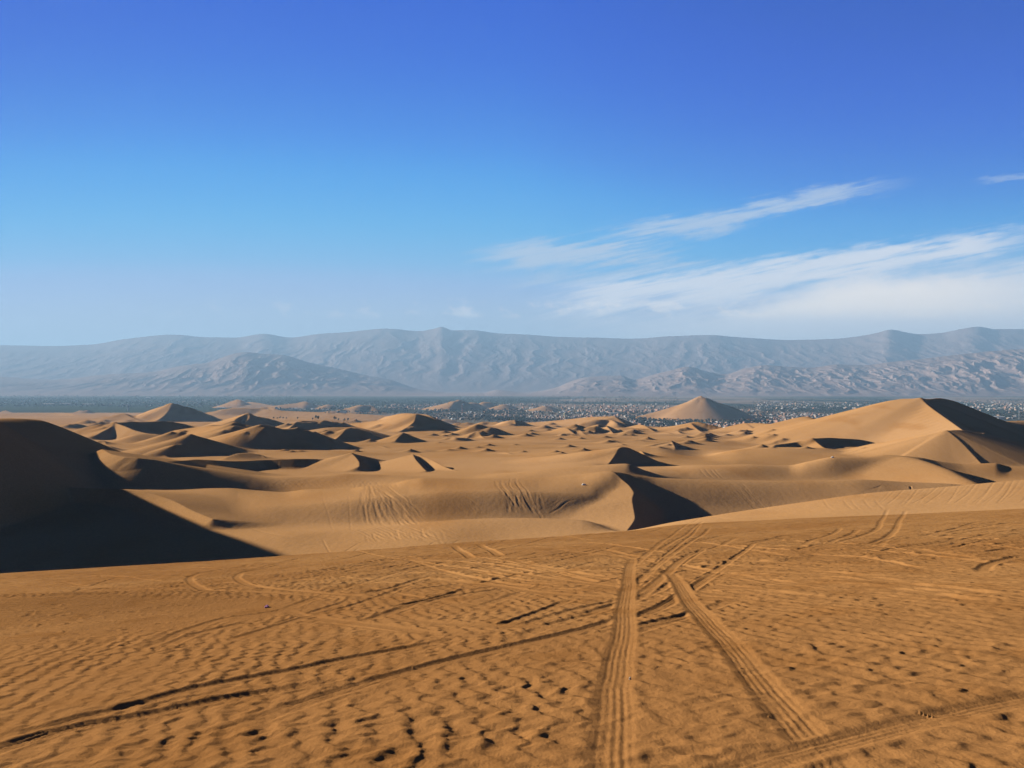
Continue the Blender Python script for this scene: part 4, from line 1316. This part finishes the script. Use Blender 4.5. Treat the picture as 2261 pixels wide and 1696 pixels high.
TA = [(1040, 1480, 893, 932, 700), (1380, 1660, 914, 924, 420), (1400, 1800, 922, 945, 520), (940, 1160, 906, 934, 620), (1140, 1400, 918, 934, 260), (1680, 1920, 903, 912, 420),
      (1640, 1830, 912, 936, 260), (2120, 2330, 906, 920, 330), (-250, 650, 874, 886, 1100), (-250, 700, 884, 900, 900), (640, 1000, 886, 900, 620), (560, 900, 904, 914, 420), (1000, 1500, 876, 894, 620), (1660, 1960, 886, 902, 330),
      (700, 960, 912, 920, 200), (2100, 2330, 884, 900, 200), (1580, 1720, 896, 908, 160)]


def sample(areas, hmax, houses):
    out = []
    for A in areas:
        for _ in range(int(A[4] * (1.4 if houses else (2.3 if A[0] < 700 else 1.5)))):
            px_, py_ = R3.uniform(A[0], A[1]), R3.uniform(A[2], A[3])
            if houses:
                # streets: clump the houses into blocks
                x_, d_, z_ = place(px_, py_)
                x_ = round(x_ / 14.) * 14. + R3.uniform(-1.5, 1.5)
                if int(round(x_ / 14.)) % 7 == 0:
                    continue
                d_ = round(d_ / 17.) * 17. + R3.uniform(-1.5, 1.5)
                z_ = ground_z(x_, d_)
            else:
                x_, d_, z_ = place(px_, py_)
            if z_ > PLAIN + 2.0:
                continue
            nn = float(noise(np.array([x_ / 260.]), np.array([d_ / 420.]), 91)[0]) + .5 * float(noise(np.array([x_ / 90.]), np.array([d_ / 140.]), 92)[0])
            if (houses and nn < -.18) or (not houses and nn > .12 and R3.random() < .85):
                continue
            ppx, ppy = CX + F * x_ / d_, HY - F * (z_ + hmax) / d_
            if ppy > skyline(ppx, d_) - .4:
                continue
            kind = R3.choices(range(4), A[5])[0] if houses else 0
            out.append((d_, x_, z_, kind))
    out.sort()
    return out


hs = sample(HA, 5.0, True)
# drop doubles on the same plot
seen, hh = set(), []
for q in hs:
    key = (round(q[1] / 12), round(q[0] / 14))
    if key not in seen:
        seen.add(key)
        hh.append(q)
hs = hh
ts = sample(TA, 6.5, False)
print('houses', len(hs), 'trees', len(ts))
CN = ['white', 'tan', 'brick red', 'grey']
DESC = ['small whitewashed flat roofed house in the distant town', 'small tan flat roofed house in the distant town',
        'small bare brick flat roofed house in the distant town', 'small grey block flat roofed house in the distant town']
hmesh = {}
for k in range(6):
    for c in range(4):
        v, f, m = HOUSES[k]
        hmesh[k, c] = mesh_np('house', v, f, [HOUSE_MATS[c], M_dark], False, m)
yaw0 = R(24)
for n_, (d_, x_, z_, c) in enumerate(hs[:290]):
    o = link('house', hmesh[R3.randrange(6), c])
    o.location = (x_, d_, z_)
    o.rotation_euler = (0, 0, yaw0 + R3.choice((0, R(90))) + R3.uniform(-.05, .05))
    s_ = R3.uniform(.85, 1.25)
    o.scale = (s_, s_, R3.uniform(.85, 1.3))
    tag(o, DESC[c], 'house', '%s houses of the town beyond the dunes' % CN[c])


def merged(name, items, protos, mats, label, cat, cmul):
    vs_, fs_, ms_ = [], [], []
    n0 = 0
    for (d_, x_, z_, c) in items:
        v, f, m = protos[R3.randrange(len(protos))]
        a_ = (yaw0 + R3.choice((0, R(90)))) if cmul else R3.uniform(0, 6.28)
        s_ = R3.uniform(.8, 1.25) if cmul else R3.uniform(1.2, 2.5)
        ca, sa = math.cos(a_) * s_, math.sin(a_) * s_
        vs_.append(np.stack([v[:, 0] * ca - v[:, 1] * sa + x_, v[:, 0] * sa + v[:, 1] * ca + d_, v[:, 2] * s_ + z_], 1))
        fs_.append(f + n0)
        ms_.append(np.where(m == 0, c, len(mats) - 1) if cmul else m)
        n0 += len(v)
    o = link(name, mesh_np(name, np.concatenate(vs_), np.concatenate(fs_), mats, False, np.concatenate(ms_)))
    tag(o, label, cat, kind='stuff')
    return o


merged('houses', hs[290:], HOUSES, HOUSE_MATS + [M_dark], 'hazy mass of small houses filling the rest of the distant town', 'houses', True)
tm = [mesh_np('tree', v, f, [M_leaf, M_bark], False, m) for v, f, m in TREES]
for n_, (d_, x_, z_, c) in enumerate(ts[:280]):
    o = link('tree', tm[R3.randrange(5)])
    o.location = (x_, d_, z_)
    o.rotation_euler = (0, 0, R3.uniform(0, 6.28))
    s_ = R3.uniform(1.1, 2.0)
    o.scale = (s_, s_, s_ * R3.uniform(.9, 1.3))
    tag(o, 'dark green bushy tree among the houses of the distant town', 'tree', 'trees between the houses of the town')
merged('trees', ts[280:], TREES_LOW, [M_leaf, M_bark], 'dark belts of trees spread through the valley', 'trees', False)

# trees at the foot of the far sand bank
for px_, py_, s_ in ((604, 925.5, .8), (612, 926, .7), (618, 925, .9), (625, 926, .8), (632, 926, .7), (657, 926, .8), (690, 928, .8), (698, 926.5, 1.6), (702, 927, 1.3), (739, 928.5, 1.5), (747, 929.5, .9), (760, 930.5, 1.0), (768, 930, 1.1), (786, 929.5, .7),
                     (748, 913, 1.2), (726, 913, 1.), (718, 913.5, .8)):
    h_ = visible_hit(px_, py_, H)
    if h_ is None or h_[1] < 1200:
        continue
    o = link('tree', tm[R3.randrange(5)])
    o.location = (h_[0], h_[1], h_[2])
    s_ *= 1.1
    o.scale = (s_, s_, s_)
    tag(o, 'small dark tree at the foot of the pale sand bank left of centre', 'tree', 'small trees along the foot of the sand bank')


def root(name, x, y, z, label, cat, group=None, rz=0.):
    o = bpy.data.objects.new(name, None)
    COL.objects.link(o)
    o.location = (x, y, z)
    o.rotation_euler = (0, 0, rz)
    tag(o, label, cat, group)
    return o


def water_tower(px, pybase, pytop, label, mat, wide=1.0):
    x, d, z = place(px, pybase)
    h = (pybase - pytop) / F * d
    t = root('water_tower', x, d, z, label, 'water tower')
    a = MB()
    a.lathe([(h * .15, -2), (h * .12, h * .1), (h * .11, h * .62)], 20)
    for k in range(6):
        an = k * math.pi / 3
        a.box(h * .118 * math.cos(an) - .3, h * .118 * math.cos(an) + .3, h * .118 * math.sin(an) - .3, h * .118 * math.sin(an) + .3, -1.5, h * .6)
    a.build('shaft', mat, True, t)
    b = MB()
    b.lathe([(h * .11, h * .62), (h * .21 * wide, h * .74), (h * .22 * wide, h * .95), (h * .19 * wide, h * .985), (.01, h)], 24)
    b.build('tank', mat, True, t)
    c = MB()
    c.lathe([(h * .225 * wide, h * .955), (h * .235 * wide, h * .955), (h * .235 * wide, h * .975), (h * .225 * wide, h * .975)], 24)
    c.build('railing', M_steel, False, t)
    return t


water_tower(283, 907.5, 893.5, 'tall white water tower left of the dark pyramid shaped dune', M_white, 1.1)
water_tower(853, 902.5, 893.5, 'pale water tower above the houses right of the rounded dark hill', M_cream)
water_tower(1248, 926.0, 911.5, 'cream mushroom shaped water tower in the middle of the town', M_cream)
water_tower(1825, 897.5, 891.5, 'small white water tower at the far edge of town left of the big dune', M_white, 1.3)
water_tower(2200, 893.5, 886.5, 'white water tower on the hazy plain right of the big dune', M_white, 1.2)
water_tower(1206, 885.5, 880.0, 'tiny white tower on the far plain in front of the foothills', M_white, .9)


def dome_tank(px, py, rpx, label):
    """low round reservoir that stands on a sand hill"""
    h_ = visible_hit(px, py, H)
    r = rpx / F * h_[1]
    b = MB()
    b.lathe([(r, -r * 1.2), (r, r * .55), (r * 1.05, r * .56), (r * 1.05, r * .68), (r * .9, r * .85), (r * .5, r * 1.05), (.01, r * 1.12)], 24)
    o = b.build('reservoir', M_white, False)
    o.location = tuple(h_)
    tag(o, label, 'reservoir')


dome_tank(1023, 894.2, 2.6, 'white round reservoir on the slope of the double peaked sand hill')
dome_tank(987, 890.2, 1.5, 'white reservoir on the left shoulder of the double peaked sand hill')
dome_tank(1113, 893.2, 1.3, 'white reservoir on top of the small cone shaped sand hill')
dome_tank(1204, 897.0, 1.9, 'white reservoir on the low sand rise inside the town')
dome_tank(525, 881.9, 1.4, 'white reservoir on the far sand hill above the pyramid dune')
dome_tank(761, 901.5, 1.5, 'white reservoir on the pale slope left of the dark rounded hill')
x, d, z = place(453, 887)
b = MB()
for sx in (-1, 1):
    for sy in (-1, 1):
        b.bar((sx * 5, sy * 5, -1), (sx * 3, sy * 3, 13), .5)
b.lathe([(.1, 9), (5, 11), (6.5, 14), (5, 17.5), (.1, 19)], 16, 1)
o = b.build('elevated_tank', [M_steel, M_white], False)
o.location = (x, d, z)
tag(o, 'white ball shaped tank on legs beyond the houses right of the dark dune', 'water tank')


def block(px0, px1, pyb, pyt, label, mat, cat='building', depth=18., roof=None, floors=1, name='building', ncol=6):
    """large building with its own wall, roof and window band"""
    x0, d, z0 = place(px0, pyb)
    x1, _, z1 = place(px1, pyb)
    h = (pyb - pyt) / F * d
    w_ = x1 - x0
    t = root(name, (x0 + x1) / 2, d, min(z0, z1), label, cat)
    a = MB()
    a.box(-w_ / 2, w_ / 2, 0, depth, -3, h)
    a.build('wall', mat, False, t)
    rf = MB()
    if roof == 'gable':
        v = [(-w_ / 2 - 1, -1, h), (w_ / 2 + 1, -1, h), (w_ / 2 + 1, depth + 1, h), (-w_ / 2 - 1, depth + 1, h), (-w_ / 2 - 1, depth / 2, h * 1.35), (w_ / 2 + 1, depth / 2, h * 1.35)]
        rf.add(v, [(0, 1, 5, 4), (2, 3, 4, 5), (1, 2, 5, 5), (3, 0, 4, 4), (0, 3, 2, 1)])
    else:
        rf.box(-w_ / 2 - .3, w_ / 2 + .3, -.3, depth + .3, h + .004, h + .9)
    v, f, m = rf.data()
    link('roof', mesh_np('roof', v, f, [M_white if roof == 'gable' else mat], False, m), t)
    for fl in range(floors):
        wn = MB()
        zc = h * (fl + .55) / floors
        for k in range(ncol):
            cx_ = -w_ / 2 + w_ * (k + .5) / ncol
            wn.box(cx_ - w_ / ncol * .22, cx_ + w_ / ncol * .22, -.06, .1, zc - h / floors * .2, zc + h / floors * .2)
        wn.build('window_row', M_dark, False, t)
    return t


block(923, 930, 913.0, 904.5, 'pale square apartment tower behind the navy shaded dune peak', M_cream, 'apartment tower', 16, None, 5, 'apartment_tower', 4)
block(1337, 1371, 915.3, 912.4, 'very long low white roofed warehouse in the town left of the pyramid hill', M_white, 'warehouse', 30, 'gable', 1, 'warehouse', 12)
block(1719, 1776, 920.8, 918.6, 'left half of the long white shed row behind the small dune peak', M_white, 'warehouse', 26, 'gable', 1, 'warehouse', 18)
block(1786, 1850, 921.6, 919.6, 'right half of the long white shed row towards the big dune', M_white, 'warehouse', 26, 'gable', 1, 'warehouse', 18)
block(1632, 1641, 931.5, 926.0, 'leftmost orange apartment block of the row below the pyramid hill', M_orange, 'apartment block', 12, None, 3, 'apartment_block', 4)
block(1643, 1652, 931.5, 926.6, 'middle orange apartment block of the row below the pyramid hill', M_orange, 'apartment block', 12, None, 3, 'apartment_block', 4)
block(1654, 1665, 932.6, 926.2, 'rightmost and largest orange apartment block below the pyramid hill', M_orange, 'apartment block', 12, None, 3, 'apartment_block', 4)
block(2191, 2220, 924.5, 920.8, 'long tan hall at the foot of the hazy plain on the right edge', M_tan, 'hall', 40, 'gable', 1, 'hall', 9)
block(2205, 2216, 925.8, 923.4, 'low white annexe in front of the long tan hall', M_white, 'annexe', 12, None, 1, 'annexe', 4)
block(744, 750.5, 913.6, 910.0, 'small white gabled house left of the dark rounded hill', M_white, 'house', 12, 'gable', 1, 'farm_house', 3)
block(754, 764.5, 914.2, 911.4, 'long white bungalow beside the gabled house below the rounded hill', M_white, 'bungalow', 12, 'gable', 1, 'bungalow', 6)
block(478, 496, 902.2, 900.2, 'long low white shed behind the right flank of the dark dune', M_white, 'shed', 20, 'gable', 1, 'long_shed', 8)
block(88, 118, 893.6, 891.6, 'long pale greenhouse shed among the dark fields at far left', M_tan, 'shed', 24, 'gable', 1, 'long_shed', 9)
block(131, 154, 893.4, 891.0, 'white shed at the right end of the pale sheds in the left fields', M_white, 'shed', 24, 'gable', 1, 'long_shed', 7)
block(181, 207, 894.6, 892.4, 'white walled shed between the left fields and the water tower', M_white, 'shed', 24, 'gable', 1, 'long_shed', 7)
block(322, 332, 879.8, 877.6, 'bright white hall far beyond the dark dune under the foothills', M_white, 'hall', 40, 'gable', 1, 'hall', 4)
block(640, 655, 904.4, 902.2, 'white works hall left in the strip of white buildings', M_white, 'hall', 20, 'gable', 1, 'works_hall', 5)
block(684, 694, 905.0, 902.4, 'white works hall with bright roof in the strip of white buildings', M_white, 'hall', 20, 'gable', 1, 'works_hall', 5)
block(708, 725, 907.2, 905.2, 'long low white works hall at the right of the strip', M_white, 'hall', 20, 'gable', 1, 'works_hall', 6)
block(1722, 1737, 908.6, 906.4, 'cream roofed hall standing alone in the tree belt beyond the town', M_cream, 'hall', 30, 'gable', 1, 'hall', 5)
block(1655, 1664, 918.2, 916.0, 'white hall behind the orange apartment blocks', M_white, 'hall', 20, 'gable', 1, 'hall', 4)
block(1712, 1720, 888.8, 887.2, 'white farm shed alone on the green far plain', M_white, 'shed', 30, 'gable', 1, 'farm_shed', 3)
block(1262, 1268, 884.0, 882.0, 'white farm building far off before the foothills in the centre', M_white, 'shed', 30, 'gable', 1, 'farm_shed', 3)


def mast(px, pyb, pyt, label, striped):
    x, d, z = place(px, pyb)
    h = (pyb - pyt) / F * d
    b = MB()
    n = 10
    for k in range(n):
        z0, z1 = h * k / n, h * (k + 1) / n
        w0, w1 = 1.6 * (1 - k / n) + .5, 1.6 * (1 - (k + 1) / n) + .5
        mi = k % 2 if striped else 0
        for sx, sy in ((-1, -1), (1, -1), (1, 1), (-1, 1)):
            b.bar((sx * w0, sy * w0, z0), (sx * w1, sy * w1, z1), .28, mi)
        b.bar((-w0, -w0, z0), (w1, -w1, z1), .16, mi)
        b.bar((-w0, w0, z0), (-w1, -w1, z1), .16, mi)
    o = b.build('radio_mast', [M_steel, M_red], False)
    o.location = (x, d, z)
    tag(o, label, 'mast')


mast(1020, 914, 894, 'red and white lattice mast in front of the double peaked sand hill', True)
mast(2250, 926, 905, 'thin grey lattice mast by the right edge of the photo', False)
mast(856.5, 890, 884.5, 'grey mast on the plain above the pale water tower', False)

# ---- litter on the sand
def crumple(name, px, py, size, mat, label, seed):
    h_ = visible_hit(px, py, H)
    g = np.random.default_rng(seed)
    n = 9
    u, v = np.meshgrid(np.linspace(-1, 1, n), np.linspace(-1, 1, n), indexing='ij')
    zz = .45 * np.abs(noise(u * 1.7 + seed, v * 1.7, seed)) + .35 * (1 - u * u) * (1 - v * v)
    xx = u * (1 + .25 * noise(v * 2, u * 2 + 3, seed)) * size
    yy_ = v * .6 * (1 + .3 * noise(u * 2, v * 2 + 9, seed)) * size
    top = np.stack([xx, yy_, zz * size * 1.3 + .02], -1).reshape(-1, 3)
    bot = np.stack([xx * .96, yy_ * .96, np.full_like(xx, -.05)], -1).reshape(-1, 3)
    f = []
    for i in range(n - 1):
        for j in range(n - 1):
            a = i * n + j
            f.append((a, a + n, a + n + 1, a + 1))
            f.append((a + n * n, a + 1 + n * n, a + n + 1 + n * n, a + n + n * n))
    ed = [i * n for i in range(n)] + [(n - 1) * n + j for j in range(1, n)] + [i * n + n - 1 for i in range(n - 2, -1, -1)] + list(range(n - 2, 0, -1))
    for a, c in zip(ed, ed[1:] + ed[:1]):
        f.append((a, c, c + n * n, a + n * n))
    o = link(name, mesh_np(name, np.concatenate([top, bot]), np.array(f), mat, True))
    o.location = tuple(h_)
    o.rotation_euler = (0, 0, g.uniform(0, 3))
    tag(o, label, 'litter')


M_bag = flat_mat('white_plastic', (.40, .36, .31), .4)
M_pinkbag = flat_mat('pink_plastic', (.25, .11, .2), .4)
crumple('plastic_sheet', 1289, 1071, .42, M_bag, 'crumpled white sheet lying on the smooth dune left of the black slip face', 3)
crumple('plastic_bag', 1838, 1010.5, .45, M_bag, 'white scrap on the crest below the black crescent hollow', 4)
crumple('plastic_bag', 589, 1341, .07, M_pinkbag, 'tiny pink scrap beside the tyre tracks in the left foreground', 6)
crumple('paper_scrap', 1391, 1500.5, .013, M_bag, 'tiny white scrap at the right rim of the long straight tyre track', 8)

# ------------------------------------------------------------------ the dusty air over the valley
def haze_box():
    x, y0, y1, z0, z1 = 42000., -3000., 30000., PLAIN - 6., 1365.
    v = [(-x, y0, z0), (x, y0, z0), (x, y1, z0), (-x, y1, z0), (-x, y0, z1), (x, y0, z1), (x, y1, z1), (-x, y1, z1)]
    f = [(0, 3, 2, 1), (4, 5, 6, 7), (0, 1, 5, 4), (1, 2, 6, 5), (2, 3, 7, 6), (3, 0, 4, 7)]
    m = bpy.data.materials.new('haze')
    m.use_nodes = True
    t = NT(m.node_tree)
    pv = t.n('ShaderNodeVolumePrincipled', i_Color=(.145, .235, .335, 1), i_Density=HAZE, i_Anisotropy=.1)
    out = t.n('ShaderNodeOutputMaterial')
    t.link(pv.outputs[0], out.inputs['Volume'])
    o = link('haze', mesh_np('haze', np.array(v), np.array(f), m))
    tag(o, kind='stuff')
    return o


HAZE = 6.0e-5
haze_box()
